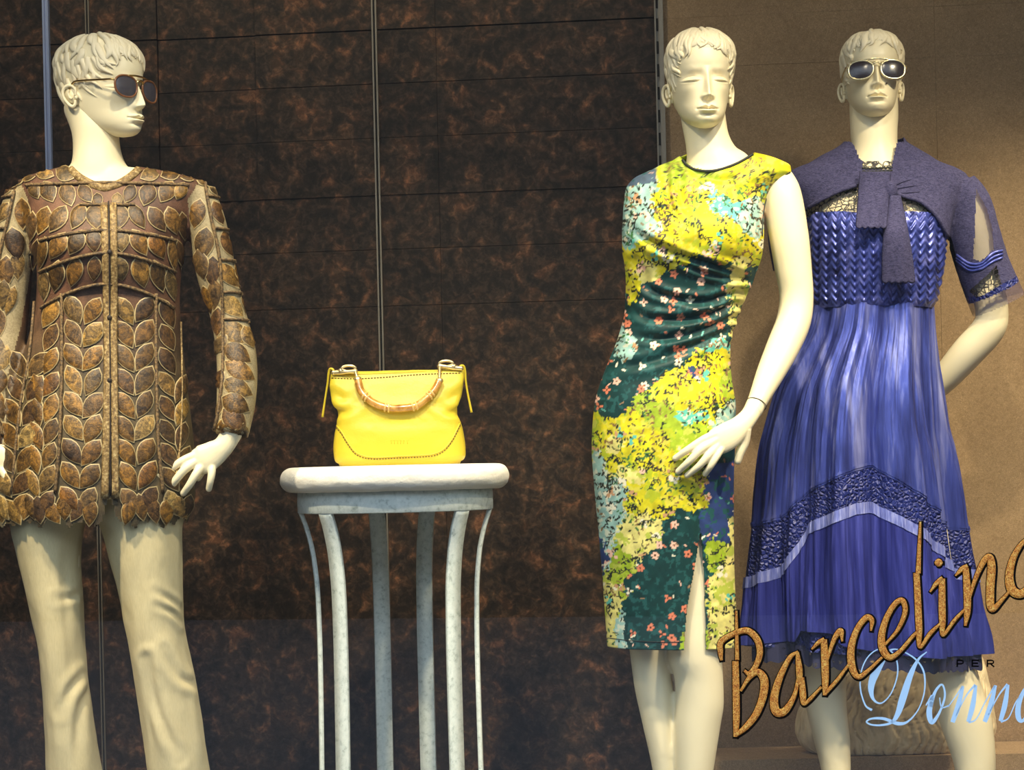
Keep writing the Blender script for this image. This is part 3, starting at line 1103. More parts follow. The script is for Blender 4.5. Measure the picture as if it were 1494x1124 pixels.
body1.add(V, Fc)
# right hand: back of the hand towards the viewer, fingers spread down and left
hy = Y1 - 0.055
palm = [tube([P(340, 628, hy + 0.008), P(327, 650, hy), P(312, 662, hy - 0.004), P(296, 671, hy - 0.006), P(284, 674, hy - 0.006)], [0.022, 0.021, 0.0265, 0.030, 0.024], 20, 24, flat=[0.9, 0.75, 0.5, 0.42, 0.4], axis=(0, 1, 0))]
fing = [([(289, 663), (268, 672), (252, 683), (243, 692)], [hy - .004, hy - .012, hy - .010, hy - .002], 0.0098, 0.0062),
        ([(289, 671), (271, 684), (257, 700), (249, 711)], [hy - .006, hy - .018, hy - .018, hy - .008], 0.0100, 0.0062),
        ([(297, 677), (286, 692), (277, 707), (269, 718)], [hy - .006, hy - .018, hy - .018, hy - .008], 0.0098, 0.0060),
        ([(309, 676), (309, 690), (307, 702), (305, 712)], [hy - .004, hy - .014, hy - .016, hy - .010], 0.0090, 0.0056),
        ([(318, 660), (306, 672), (296, 686), (290, 696)], [hy + .014, hy + .030, hy + .036, hy + .034], 0.0098, 0.0064)]
body1.add(*hand_mesh(palm, fing))
# left hand, mirrored about the body
palm = [tube([P(-18, 630, hy + 0.008), P(-12, 655, hy), P(2, 668, hy - 0.004), P(14, 676, hy - 0.006)], [0.022, 0.021, 0.0265, 0.026], 20, 24, flat=[0.9, 0.75, 0.5, 0.42], axis=(0, 1, 0))]
fing = [([(2 * 158 - x, y) for x, y in p_], Y_, a_, b_) for p_, Y_, a_, b_ in [
    ([(309, 668), (290, 677), (276, 688), (268, 697)], [hy - .004, hy - .012, hy - .010, hy - .002], 0.0098, 0.0062),
    ([(307, 676), (291, 689), (278, 705), (271, 716)], [hy - .006, hy - .018, hy - .018, hy - .008], 0.0100, 0.0062),
    ([(315, 682), (306, 697), (297, 712), (290, 722)], [hy - .006, hy - .018, hy - .018, hy - .008], 0.0098, 0.0060),
    ([(327, 678), (327, 694), (325, 708), (323, 717)], [hy - .004, hy - .014, hy - .016, hy - .010], 0.0090, 0.0056),
    ([(335, 664), (324, 676), (314, 690), (308, 700)], [hy + .014, hy + .030, hy + .036, hy + .034], 0.0098, 0.0064)]]
body1.add(*hand_mesh(palm, fing, 0.0024))
body1.build('body', M['skin'], m1)
hd1.hair(m1, 3)
sunglasses(hd1, 'brown tinted aviator sunglasses worn by the mannequin in the leaf jacket', 'gold_frame', 'lens2', 'tortoise')

# trousers
tl = [(690, 6, 152, 0.105, 0.115), (775, 20, 120, 0.095, 0.10), (820, 31, 116, 0.088, 0.09), (870, 42, 119, 0.082, 0.084), (950, 58, 122, 0.076, 0.076),
      (1040, 65, 134, 0.072, 0.076), (1124, 69, 146, 0.070, 0.080), (1230, 74, 158, 0.068, 0.085)]
tr_ = [(690, 140, 280, 0.105, 0.115), (735, 134, 274, 0.10, 0.11), (775, 151, 265, 0.095, 0.10), (820, 163, 265, 0.090, 0.09), (870, 176, 266, 0.084, 0.084), (904, 182, 267, 0.082, 0.08),
       (950, 190, 274, 0.078, 0.078), (1000, 198, 286, 0.074, 0.076), (1060, 207, 296, 0.072, 0.076), (1124, 216, 304, 0.070, 0.080), (1230, 230, 318, 0.068, 0.085)]
tparts = []
TF = [([(266, 908), (250, 893), (228, 884)], 0.006, 4, 0.004), ([(270, 898), (252, 878), (226, 862)], 0.005, 4, 0.003), ([(288, 1000), (262, 988), (240, 950)], 0.005, 6, 0.003),
      ([(120, 862), (104, 872), (80, 874)], 0.004, 5, 0.002), ([(122, 985), (104, 1005), (88, 1040)], 0.004, 6, 0.003), ([(215, 960), (228, 1030), (262, 1110)], 0.004, 6, 0.003),
      ([(205, 800), (203, 900), (224, 1100)], 0.002, 3, 0.0), ([(132, 1000), (116, 1040), (112, 1110)], 0.004, 6, 0.002), ([(95, 800), (98, 900), (108, 1000)], 0.003, 7, 0.0)]
for rows in (tl, tr_):
    L = Loft(rows, Y1)

    def dsp(V, a, py):
        d = 0.003 * (fbm(a * 2.2, py / 60.0, 5) - 0.5) * 2
        fr_ = sstep(np.sin(a), -0.2, 0.2)
        return d + folds(V, TF) * fr_
    tparts.append(L.closed(110, 200, disp=dsp))
V, Fc = fuse(tparts, 0.004, 3)
trs = mk('trousers', V, Fc, M['trouser'], m1)
trs['label'] = 'straight cream cloth trousers'

# jacket: torso and sleeves fused, then opened at the neckline
jl = Loft(torso1, Y1)
jparts = [jl.closed(90, 110, y0=240, y1=770), tube(armR1, armr + [0.0, 0.0, 0.002, 0.002, 0.004, 0.004, 0.005], 26, 60), tube(armL1, armr + [0, 0, 0.002, 0.002, 0.004, 0.004, 0.006], 26, 60)]
V, Fc = fuse(jparts, 0.0048, 5)
px, py = toPx(V)
NECKX = [84, 98, 112, 128, 142, 152, 162, 174, 188, 200, 214]
NECKY = [200, 246, 258, 267, 272.5, 274, 272.5, 267, 258, 246, 200]
cut = (py < np.interp(px, NECKX, NECKY)) & (px > 84) & (px < 214) & (V[:, 1] < Y1 + 0.03)
cut |= (py < 242) & (px > 95) & (px < 205)
hem = 769 + 5 * np.sin(px / 7.3) + 4 * np.sin(px / 3.1 + 1)
cut |= (py > hem - 4) & (px < 290)
vee = np.abs(px - 160) < np.clip((py - 726) / 44 * 12, 0, 12)
cut |= vee & (V[:, 1] < Y1)
Fk = [f for f in Fc if not any(cut[i] for i in f)]
sl = []
for f in Fk:
    x = np.mean(px[f])
    y = np.mean(py[f])
    inner = np.interp(y, [250, 290, 400, 500, 640], [300, 274, 283, 300, 306])
    sl.append(1 if (x > inner or x < np.interp(y, [250, 290, 400, 480, 560], [24, 40, 44, 30, 8])) else 0)
jk = mk('jacket', V, Fk, [M['mesh'], M['sleeve']], m1, True, sl)
jk['label'] = 'long sleeved brown jacket covered with leaf appliqué'
jx = Acc()
ext = [r_ if r_[0] < 770 else (810, -10, 262, 0.128, 0.128) for r_ in torso1]
jx.add(*Loft(ext, Y1, grow=0.001).closed(120, 150, y0=240, y1=808))
for q_ in jparts[1:]:
    jx.add(*q_)
jb = BVHTree.FromPolygons([Vector(v) for v in jx.verts()], jx.F)
CAMP = Vector((0, 0, CAMZ))


def onj(x, y, off):
    """point on the jacket under a line of sight, lifted off the cloth"""
    d = Vector(P(x, y, 1.0)) - CAMP
    d.normalize()
    h = jb.ray_cast(CAMP, d)
    if h[0] is None:
        q = Vector(P(x, y, Y1))
        h = jb.find_nearest(q)
        n = h[1]
        return h[0] + n * off * (1 if n.y < 0 else -1)
    n = h[1]
    if n.dot(d) > 0:
        n = -n
    return h[0] + n * off


LEAVES = 0


def leaf(x, y, ang, L, W, mt=None, lift=0.0019):
    """almond-shaped leaf with a raised middle and a pale rim; ang in degrees, 0 = tip to the right, 90 = tip down"""
    global LEAVES
    if not (-34 < x < 384 and 236 < y < 790):
        return
    ang += random.uniform(-7, 7)
    L, W = L * random.uniform(1.0, 1.12), W * random.uniform(0.98, 1.14)
    ca, sa_ = math.cos(math.radians(ang)), math.sin(math.radians(ang))
    lift = lift * random.uniform(0.8, 1.5)
    t = np.linspace(0, 1, 7)
    prof = np.sin(np.pi * t ** 0.85) ** 0.85
    up = [((ti - 0.5) * L, w_ * W / 2) for ti, w_ in zip(t, prof)]
    lo = [((ti - 0.5) * L, -w_ * W / 2) for ti, w_ in zip(t[1:-1], prof[1:-1])][::-1]
    ring = up + lo
    pts, zo = [], []
    for s_, zz in ((1.0, 0.0012), (0.91, lift), (0.45, lift + 0.0010)):
        for u, v in ring:
            pts.append((x + s_ * (u * ca - v * sa_), y + s_ * (u * sa_ + v * ca)))
            zo.append(zz)
    Vv = [onj(a, b, z) for (a, b), z in zip(pts, zo)]
    Vv.append(onj(x, y, lift + 0.0006))
    n = len(ring)
    c0 = Vv[-1]
    if max((v - c0).length for v in Vv) > ws(L, Y1) * 1.6:
        return
    fs, ms = [], []
    for r_ in range(2):
        for j in range(n):
            fs.append((r_ * n + j, r_ * n + (j + 1) % n, (r_ + 1) * n + (j + 1) % n, (r_ + 1) * n + j))
            ms.append(1 if r_ == 0 else 0)
    for j in range(n):
        fs.append((2 * n + j, 2 * n + (j + 1) % n, 3 * n))
        ms.append(0)
    if mt is None:
        mt = 'leaf' if random.random() < 0.72 else 'leaf_dark'
    mk('leaf', np.array([tuple(v) for v in Vv]), fs, [M[mt], M['leaf_rim']], jk, True, ms)
    LEAVES += 1


def cord(pts, w, mt='cord', nm='cord', off=0.003, flat=None):
    q = catmull(np.array(pts, float), max(14, len(pts) * 7))
    p = [onj(a, b, off) for a, b in q]
    return mk(nm, *tube(np.array([tuple(v) for v in p]), ws(w, Y1) / 2, 8, flat=flat, axis=None if flat is None else (0, 1, 0)), M[mt], jk)


# hanging leaves on the chest between the curved cords
cx = 157.0


def cordy(x, y0, drop):
    return y0 + drop * (abs(x - cx) / 90.0) ** 1.8


for y0, drop, half in ((268, 2, 118), (300, -2, 40), (337, 12, 98), (369, 24, 98), (414, 32, 96)):
    xs = np.linspace(cx - half, cx + half, 15)
    cord([(x, cordy(x, y0, drop)) for x in xs], 5)
for sd in (-1, 1):
    for y, off, a, L, W, mt in [
            # shoulder yoke
            (254, 62, 150, 30, 22, 'leaf_dark'), (252, 92, 160, 30, 22, 'leaf'), (256, 118, 165, 26, 20, 'leaf'), (250, 134, 150, 22, 16, 'leaf_dark'),
            (284, 58, 110, 34, 24, 'leaf_dark'), (280, 86, 120, 34, 24, 'leaf'), (279, 106, 110, 26, 18, 'leaf'), (283, 32, 120, 30, 20, 'leaf_dark'), (292, 14, 100, 22, 16, 'leaf_dark'),
            # below the yoke
            (316, 17, 95, 38, 30, 'leaf_dark'), (316, 43, 65, 42, 22, 'leaf'), (320, 72, 55, 44, 24, 'leaf_dark'), (322, 94, 75, 44, 22, 'leaf'), (330, 110, 85, 42, 18, 'leaf_dark'),
            (351, 20, 90, 34, 22, 'leaf_dark'), (354, 46, 68, 40, 24, 'leaf'), (359, 72, 62, 44, 24, 'leaf'), (370, 95, 80, 48, 16, 'leaf'), (372, 106, 82, 44, 14, 'leaf_dark'),
            (392, 19, 85, 36, 22, 'leaf_dark'), (397, 48, 72, 46, 25, 'leaf'), (403, 74, 78, 48, 24, 'leaf'), (416, 92, 84, 48, 18, 'leaf_dark')]:
        leaf(cx + sd * off, y, a if sd > 0 else 180 - a, L, W, mt)
# chevron leaves hanging from four stems below
stems = [91.0, 227.0]
for sx in stems:
    cord([(sx - (0 if sx > 150 else 0), 428), (sx, 520), (sx + (3 if sx > 150 else -3), 640), (sx + (10 if sx > 150 else -10), 720)], 5)
cord([(262, 470), (264, 560), (262, 640), (255, 700)], 3, 'trim')
cord([(52, 440), (44, 520), (30, 600), (18, 720)], 4)
for k in range(9):
    y = 446 + 34.5 * k
    for sx, d in ((91.0, -1), (227.0, 1)):
        x = sx + d * (0 if k < 6 else (k - 5) * 2.2)
        big = 1.0 if k < 8 else 0.9
        # towards the placket: two leaves forming a V, and one leaf on the outside
        leaf(x - d * 17, y + 6, 90 + d * 30, 46 * big, 25)
        leaf(x - d * 44, y + 8, 90 - d * 32, 46 * big, 25)
        leaf(x + d * 17, y + 12, 90 - d * 26, 44 * big, 22)
        if k > 2:
            leaf(x + d * (34 + k * 0.6), y + 18, 90 + d * 18, 44 * big, 19)
    for sx in (45 - 4.5 * k,):
        if k > 1:
            leaf(sx + 4 - 12, y + 18, 56, 46, 25)
            leaf(sx + 4 + 16, y + 18, 124, 46, 25)
            leaf(sx - 34, y + 10, 110, 44, 24)
# ragged hem of leaf tips
for i in range(15):
    x = 2 + i * 18.5
    if abs(x - 160) < 12:
        continue
    leaf(x, 744 + 4 * math.sin(i * 2.1), 90 + random.uniform(-30, 30), 40, 22, 'leaf' if i % 3 else 'leaf_dark')
# sleeve (both arms): stem, cross cords and leaves, mirrored about the body
stemR = [(298, 268), (308, 320), (319, 372), (324, 430), (326, 480), (326, 540), (320, 600), (312, 636)]


def mir(x, y):
    return (np.interp(y, [260, 640], [322, 314]) - x, y)


for side in (0, 1):
    g = (lambda x, y: (x, y)) if side == 0 else mir
    cord([g(*q) for q in stemR], 5)
    for y in (286, 333, 379, 426, 466):
        xa = np.interp(y, [q[1] for q in stemR], [q[0] for q in stemR])
        xb = xa + np.interp(y, [280, 330, 420, 470], [16, 24, 38, 46])
        cord([g(xa, y), g((xa + xb) / 2, y + 1), g(xb, y + 3)], 4, 'cord')
    for x, y, a, L, W, mt in [(318, 311, 62, 36, 17, 'leaf_dark'), (332, 356, 62, 38, 18, 'leaf_dark'), (334, 402, 48, 46, 20, 'leaf'), (350, 398, 72, 34, 14, 'leaf'),
                              (338, 447, 46, 44, 22, 'leaf'), (360, 440, 76, 34, 15, 'leaf'), (342, 486, 36, 44, 22, 'leaf'), (362, 492, 70, 32, 16, 'leaf'),
                              (346, 516, 34, 46, 23, 'leaf'), (350, 541, 30, 46, 22, 'leaf'), (347, 566, 32, 44, 22, 'leaf'), (344, 590, 34, 42, 22, 'leaf'), (342, 612, 40, 40, 22, 'leaf_dark'),
                              (331, 632, 70, 38, 26, 'leaf'), (352, 636, 96, 36, 16, 'leaf_dark'), (314, 640, 112, 28, 14, 'leaf_dark'),
                              (288, 312, 95, 44, 20, 'leaf'), (298, 356, 100, 46, 24, 'leaf_dark'), (294, 386, 84, 44, 20, 'leaf_dark'), (310, 396, 96, 44, 20, 'leaf_dark'), (313, 430, 92, 44, 18, 'leaf_dark'),
                              (303, 438, 80, 44, 14, 'leaf'), (318, 470, 88, 40, 18, 'leaf_dark'), (320, 504, 120, 36, 14, 'leaf_dark'), (320, 556, 110, 36, 13, 'leaf_dark'), (316, 596, 104, 36, 13, 'leaf_dark'),
                              (298, 262, 30, 26, 16, 'leaf_dark'), (314, 276, 50, 26, 14, 'leaf_dark')]:
        x2, y2 = g(x, y)
        leaf(x2, y2, a if side == 0 else 180 - a, L * 1.06, W * (1.34 if y > 470 else 1.15), mt)
# placket in the middle, neckband, buttons
cord([(152, 298), (155, 400), (157, 500), (156, 600), (153, 728)], 11, 'trim', 'placket', 0.0035, 0.35)
cord([(165, 298), (166, 400), (166, 500), (167, 600), (168, 728)], 11, 'trim', 'placket', 0.004, 0.35)
cord([(159, 296), (160, 420), (161, 560), (161, 724)], 2, 'seam', 'front_edge', 0.006)
nb = [(102, 247), (114, 258), (130, 267.5), (144, 273), (153, 275), (162, 273), (176, 267.5), (191, 258), (203, 247)]
cord(nb, 12, 'trim', 'neckband', 0.001, 0.5)
for y in (367, 464, 556):
    q = onj(160, y, 0.006)
    mk('button', *ellipsoid(np.array(q), (0.005, 0.003, 0.005), n=12, m=8), M['seam'], jk)
# ---------------------------------------------------------------- mannequin in the floral dress
Y2 = 3.86
m2 = thing('mannequin', 'cream mannequin wearing a sleeveless yellow and teal floral print dress', 'mannequin', (float(P(985, 690, Y2)[0]), Y2, FLOOR_Z))
hd2 = Head(0.2095, P(1023, 193, Y2), math.radians(3), math.radians(0), math.radians(0.5))
body2 = hd2.mesh()
dress2 = [(224, 1004, 1098, 0.045, 0.055), (229, 994, 1122, 0.050, 0.062), (235, 984, 1139, 0.056, 0.068), (243, 966, 1153, 0.062, 0.075), (252, 942, 1154, 0.068, 0.080), (262, 923, 1144, 0.076, 0.084),
          (276, 913, 1126, 0.086, 0.087), (292, 911, 1117, 0.098, 0.088), (316, 909, 1113, 0.118, 0.088), (345, 908, 1112, 0.132, 0.086), (367, 908, 1111, 0.130, 0.084), (383, 911, 1108, 0.122, 0.082), (415, 913, 1094, 0.104, 0.080), (451, 912, 1078, 0.094, 0.080),
          (478, 906, 1069, 0.094, 0.086), (505, 897, 1065, 0.097, 0.096), (532, 886, 1065, 0.102, 0.108), (561, 875, 1068, 0.108, 0.118), (595, 867, 1073, 0.114, 0.124), (653, 863, 1072, 0.116, 0.122),
          (700, 866, 1070, 0.114, 0.115), (772, 873, 1070, 0.106, 0.102), (849, 879, 1072, 0.098, 0.092), (910, 884, 1075, 0.094, 0.086), (943, 886, 1076, 0.092, 0.085)]
L2 = Loft(dress2, Y2, e=0.94)
neck2 = tube([P(1022, 140, Y2 + 0.012), P(1027, 178, Y2 + 0.004), P(1032, 205, Y2), P(1038, 228, Y2 + 0.002), P(1046, 258, Y2 + 0.008), P(1044, 310, Y2 + 0.012)],
             [0.047, 0.046, 0.046, 0.055, 0.085, 0.10], 32, 40, flat=[1, 1, 1, 0.95, 0.75, 0.7], axis=(0, 1, 0))
armA = tube([P(1132, 255, Y2 + 0.006), P(1140, 285, Y2 + 0.003), P(1151, 345, Y2), P(1157, 390, Y2 + 0.004), P(1162, 432, Y2 + 0.008), P(1158, 468, Y2 + 0.002), P(1143, 505, Y2 - 0.02), P(1124, 545, Y2 - 0.055), P(1105, 586, Y2 - 0.09), P(1097, 604, Y2 - 0.105)],
            [0.032, 0.0415, 0.0408, 0.0385, 0.0355, 0.036, 0.0345, 0.029, 0.0205, 0.019], 26, 70)
armB = tube([P(938, 285, Y2 + 0.015), P(942, 340, Y2 + 0.05), P(952, 400, Y2 + 0.09), P(968, 450, Y2 + 0.12), P(1000, 480, Y2 + 0.14), P(1010, 486, Y2 + 0.14), P(1022, 492, Y2 + 0.135)],
            [0.036, 0.037, 0.036, 0.034, 0.032, 0.026, 0.022], 20, 50)
hB = [tube([P(1015, 488, Y2 + 0.14), P(1030, 500, Y2 + 0.135), P(1042, 516, Y2 + 0.13)], [0.022, 0.030, 0.02], 16, 16, flat=0.5, axis=(0, 1, 0))]
lgA = [(690, 880, 990, 0.08, 0.085), (760, 888, 985, 0.072, 0.075), (850, 902, 978, 0.06, 0.06), (945, 918, 976, 0.052, 0.05, ), (1000, 925, 982, 0.048, 0.046), (1060, 938, 986, 0.044, 0.05),
       (1124, 952, 990, 0.038, 0.046), (1200, 962, 990, 0.030, 0.036), (1300, 968, 988, 0.026, 0.028)]
lgB = [(690, 978, 1052, 0.060, 0.07), (770, 980, 1055, 0.066, 0.065), (860, 982, 1054, 0.066, 0.058), (930, 977, 1050, 0.066, 0.05), (960, 975, 1053, 0.064, 0.05), (990, 984, 1055, 0.058, 0.05), (1025, 986, 1056, 0.054, 0.052),
       (1060, 985, 1051, 0.05, 0.054), (1124, 987, 1041, 0.042, 0.05), (1200, 992, 1030, 0.032, 0.036), (1300, 996, 1022, 0.027, 0.028)]
lgA = [r[:5] + (Y2 + 0.03,) for r in lgA]
lgB = [r[:5] + (Y2 - 0.015,) for r in lgB]
bparts = [Loft(dress2, Y2, e=0.94, grow=-0.014).closed(64, 60, y0=250, y1=760), neck2, armA, armB, Loft(lgA, Y2 + 0.03).closed(36, 70), Loft(lgB, Y2 - 0.015).closed(36, 70)]
for lx, yy in ((P(978, 1300, Y2 + 0.03)[0], Y2 + 0.03), (P(1009, 1300, Y2 - 0.015)[0], Y2 - 0.015)):
    bparts += [tube([(lx, yy, 0.02), (lx, yy + 0.005, FLOOR_Z + 0.08)], [0.025, 0.026], 14)] + foot_parts(0, yy, lx, 0.030)
V, Fc = fuse(bparts + hB, 0.0048, 5)
body2.add(V, Fc)
hy = Y2 - 0.128
palm = [tube([P(1106, 584, Y2 - 0.088), P(1094, 606, hy + 0.018), P(1080, 622, hy + 0.006), P(1064, 635, hy), P(1046, 645, hy - 0.002), P(1038, 649, hy)], [0.0205, 0.0185, 0.022, 0.028, 0.0275, 0.020], 22, 26,
             flat=[0.95, 0.85, 0.65, 0.45, 0.4, 0.4], axis=(0, 1, 0))]
fing = [([(1048, 632), (1026, 642), (1004, 656), (988, 667)], [hy - .002, hy - .008, hy - .006, hy + .004], 0.0096, 0.0058),
        ([(1046, 641), (1024, 655), (1006, 673), (992, 686)], [hy - .004, hy - .014, hy - .012, hy + .002], 0.0098, 0.0058),
        ([(1048, 648), (1034, 664), (1020, 680), (1005, 692)], [hy - .004, hy - .014, hy - .012, hy + .002], 0.0096, 0.0056),
        ([(1054, 650), (1046, 665), (1037, 680), (1030, 690)], [hy - .002, hy - .012, hy - .012, hy - .002], 0.0088, 0.0054),
        ([(1088, 626), (1086, 645), (1080, 660), (1077, 671)], [hy + .008, hy + .012, hy + .012, hy + .014], 0.0120, 0.0068)]
body2.add(*hand_mesh(palm, fing))
body2.build('body', M['skin'], m2)
hd2.hair(m2, 5)
# seam where the hand plugs into the wrist
ws_c = P(1103.5, 590, Y2 - 0.093)
ax_ = P(1105, 586, Y2 - 0.09) - P(1097, 604, Y2 - 0.105)
ax_ /= np.linalg.norm(ax_)
e1 = np.cross(ax_, (0, 1, 0))
e1 /= np.linalg.norm(e1)
e2 = np.cross(ax_, e1)
q = np.linspace(0, 2 * np.pi, 40)
mk('wrist_seam', *tube(ws_c + 0.0208 * (np.cos(q)[:, None] * e1 + np.sin(q)[:, None] * e2), 0.0008, 6, caps=False), M['seam'], m2)

# the dress surface, folded towards the waist, open at the slit
DF = [([(1084, 404), (1045, 388), (1005, 376), (955, 354), (926, 336)], 0.0075, 5, 0.005), ([(1082, 410), (1048, 402), (1015, 392), (978, 376)], 0.006, 4, 0.004),
      ([(1078, 424), (1030, 440), (988, 436), (952, 424), (932, 408)], 0.007, 5, 0.005), ([(1070, 442), (1042, 456), (1000, 466), (945, 464), (920, 452)], 0.0075, 5, 0.005),
      ([(1066, 462), (1022, 482), (972, 494), (924, 492)], 0.007, 5, 0.005), ([(1060, 480), (1000, 510), (940, 530), (896, 536)], 0.005, 6, 0.004),
      ([(1000, 244), (1030, 258), (1062, 262), (1092, 250)], 0.006, 5, 0.004), ([(994, 246), (992, 285), (1008, 330)], 0.005, 5, 0.004), ([(972, 252), (978, 300), (1005, 338)], 0.006, 5, 0.004),
      ([(930, 380), (945, 410), (950, 440)], 0.004, 6, 0.003), ([(1022, 780), (1018, 760), (1012, 730)], 0.003, 5, 0.002)]
bust = [(962, 345, 42, 0.018), (1058, 342, 42, 0.018)]


def d2disp(V, a, py):
    px, pyy = toPx(V)
    fr_ = sstep(np.sin(a), -0.1, 0.25)
    d = folds(V, DF) * fr_
    for bx, by, r, am in bust:
        d = d + am * fr_ * np.exp(-((px - bx) ** 2 + (pyy - by) ** 2) / r ** 2)
    return d + 0.0025 * (fbm(px / 40, pyy / 60, 9) - 0.5) * sstep(pyy, 240, 300)


n2, mm2 = 420, 460
V, A2, PY2 = L2.grid(n2, mm2, disp=d2disp)
px, py = toPx(V)
front = np.sin(A2) > -0.05


def pal(*c):
    return np.array(c, float)


YEL, LIME, PALE, TEAL, BLUE, SLATE, NAVY, AQUA = (pal(206, 196, 30), pal(152, 176, 40), pal(222, 212, 126), pal(16, 56, 56), pal(148, 186, 178), pal(70, 88, 108), pal(44, 62, 112), pal(96, 184, 168))
regions = [(935, 300, 30, 52, BLUE), (930, 262, 26, 16, SLATE), (926, 340, 14, 26, BLUE), (890, 760, 18, 55, BLUE), (874, 700, 14, 42, BLUE), (1092, 322, 20, 26, BLUE), (902, 915, 13, 26, BLUE), (912, 505, 14, 26, BLUE), (1056, 606, 16, 22, BLUE), (900, 715, 16, 30, BLUE),
           (990, 262, 26, 26, LIME), (1040, 258, 38, 14, LIME), (1050, 300, 18, 16, AQUA), (1075, 305, 14, 12, AQUA), (960, 600, 40, 26, LIME), (1010, 650, 36, 34, LIME), (905, 832, 14, 44, LIME), (1045, 806, 18, 24, LIME), (1010, 930, 22, 16, LIME), (866, 640, 10, 24, LIME), (1042, 510, 18, 10, AQUA), (1000, 604, 34, 10, AQUA),
           (1000, 300, 60, 50, YEL), (1080, 262, 44, 24, YEL), (955, 372, 46, 26, YEL), (1050, 345, 44, 36, YEL), (925, 410, 14, 34, YEL), (1000, 575, 60, 38, YEL), (1040, 530, 26, 28, YEL), (930, 650, 60, 60, YEL), (960, 720, 60, 36, YEL), (1055, 890, 18, 60, PALE), (1068, 820, 8, 60, PALE),
           (1075, 430, 12, 60, PALE), (940, 395, 26, 20, PALE), (935, 785, 34, 34, PALE), (892, 890, 16, 50, PALE), (905, 650, 26, 30, PALE), (920, 690, 30, 20, PALE),
           (1000, 432, 84, 34, TEAL), (1030, 388, 34, 14, TEAL), (985, 486, 66, 28, TEAL), (925, 548, 42, 28, TEAL), (900, 575, 30, 34, TEAL), (965, 520, 30, 26, TEAL), (1000, 770, 34, 30, TEAL), (985, 820, 50, 44, TEAL), (965, 885, 50, 60, TEAL), (1000, 860, 30, 70, TEAL), (940, 850, 22, 30, TEAL), (1010, 545, 10, 8, NAVY),
           (1058, 700, 24, 44, NAVY), (1040, 775, 26, 26, NAVY), (877, 800, 8, 30, NAVY), (1060, 660, 16, 20, TEAL), (1060, 560, 8, 30, LIME)]
wx = 26 * (fbm(px / 16, py / 16, 21, 5) - 0.5) + 8 * (fbm(px / 4, py / 4, 23, 2) - 0.5)
wy = 26 * (fbm(px / 16 + 50, py / 16, 22, 5) - 0.5) + 8 * (fbm(px / 4 + 9, py / 4, 24, 2) - 0.5)
best = np.full(px.shape, -9.0)
col = np.zeros(px.shape + (3,))
kind = np.zeros(px.shape, int)
for x0, y0, rx, ry, c in regions:
    w = -np.hypot((px + wx - x0) / rx, (py + wy - y0) / ry)
    b = w > best
    best = np.where(b, w, best)
    col[b] = c
    kind[b] = 1 if (c is TEAL or c is NAVY or c is SLATE) else (2 if (c is BLUE or c is AQUA) else 0)
col *= (0.80 + 0.4 * fbm(px / 9, py / 9, 31, 3))[..., None]
# brush marks inside each patch
b = (kind == 0) & (fbm(px / 7, py / 7, 41, 3) > 0.60)
col[b] = col[b] * 0.55 + np.array(PALE) * 0.45
b = (kind == 0) & (fbm(px / 11 + 70, py / 11, 43, 3) > 0.63)
col[b] = col[b] * 0.4 + np.array(LIME) * 0.6
b = (kind == 2) & (fbm(px / 5, py / 5, 45, 3) > 0.60)
col[b] = np.array((206, 212, 190))
b = (kind == 1) & (fbm(px / 6, py / 6, 47, 3) > 0.62)
col[b] = np.array((34, 84, 84))
# scattered leaves, sprigs and blossoms
fpx, fpy, fk, fc_ = px[front], py[front], kind[front], col[front]
R = random.Random(11)
order = np.argsort(fpy)
fpx, fpy, fk, fc_ = fpx[order], fpy[order], fk[order], fc_[order]


def stamp(x, y, rx, ry, ang, c, only=None):
    r = max(rx, ry)
    i0, i1 = np.searchsorted(fpy, [y - r, y + r])
    X, Yv = fpx[i0:i1] - x, fpy[i0:i1] - y
    ca, sa_ = math.cos(ang), math.sin(ang)
    m = ((X * ca + Yv * sa_) / rx) ** 2 + ((-X * sa_ + Yv * ca) / ry) ** 2 < 1
    if only is not None:
        m &= np.isin(fk[i0:i1], only)
    fc_[i0:i1][m] = c


DK, BR, CORAL, PINK, OFF = (38, 44, 36), (128, 100, 62), (216, 128, 98), (236, 190, 168), (232, 226, 200)
for _ in range(760):
    x, y = R.uniform(862, 1165), R.uniform(228, 942)
    cl = R.random()
    for _k in range(R.randint(3, 7)):
        stamp(x + R.gauss(0, 7), y + R.gauss(0, 7), R.uniform(1.8, 4.2), R.uniform(0.8, 1.6), R.uniform(0, 3.14), DK if cl < 0.62 else (BR if cl < 0.85 else (60, 110, 60)), (0, 2))
for _ in range(260):
    x, y = R.uniform(862, 1165), R.uniform(228, 942)
    c = CORAL if R.random() < 0.5 else (PINK if R.random() < 0.7 else OFF)
    n = R.randint(3, 6)
    for _k in range(n):
        t = 6.28 * _k / n
        stamp(x + 3.4 * math.cos(t), y + 3.4 * math.sin(t), R.uniform(2.2, 3.4), R.uniform(1.6, 2.4), t, c, (1,))
    stamp(x, y, 1.4, 1.4, 0, (90, 50, 30), (1,))
for _ in range(420):
    x, y = R.uniform(862, 1165), R.uniform(228, 942)
    stamp(x, y, R.uniform(2, 5), R.uniform(0.8, 1.5), R.uniform(0, 3.14), R.choice([CORAL, PINK, OFF, (150, 120, 90), (100, 170, 160)]), (1,))
for _ in range(110):
    x, y = R.uniform(862, 1165), R.uniform(228, 942)
    c = R.choice([PINK, OFF, OFF, (196, 150, 110), AQUA])
    for _k in range(R.randint(4, 7)):
        stamp(x + R.gauss(0, 4), y + R.gauss(0, 4), R.uniform(2, 4), R.uniform(1.6, 3), R.uniform(0, 3), c, (0, 2))
    for _k in range(3):
        stamp(x + R.gauss(0, 5), y + R.gauss(0, 5), 2.6, 1.0, R.uniform(0, 3), DK, (0, 2))
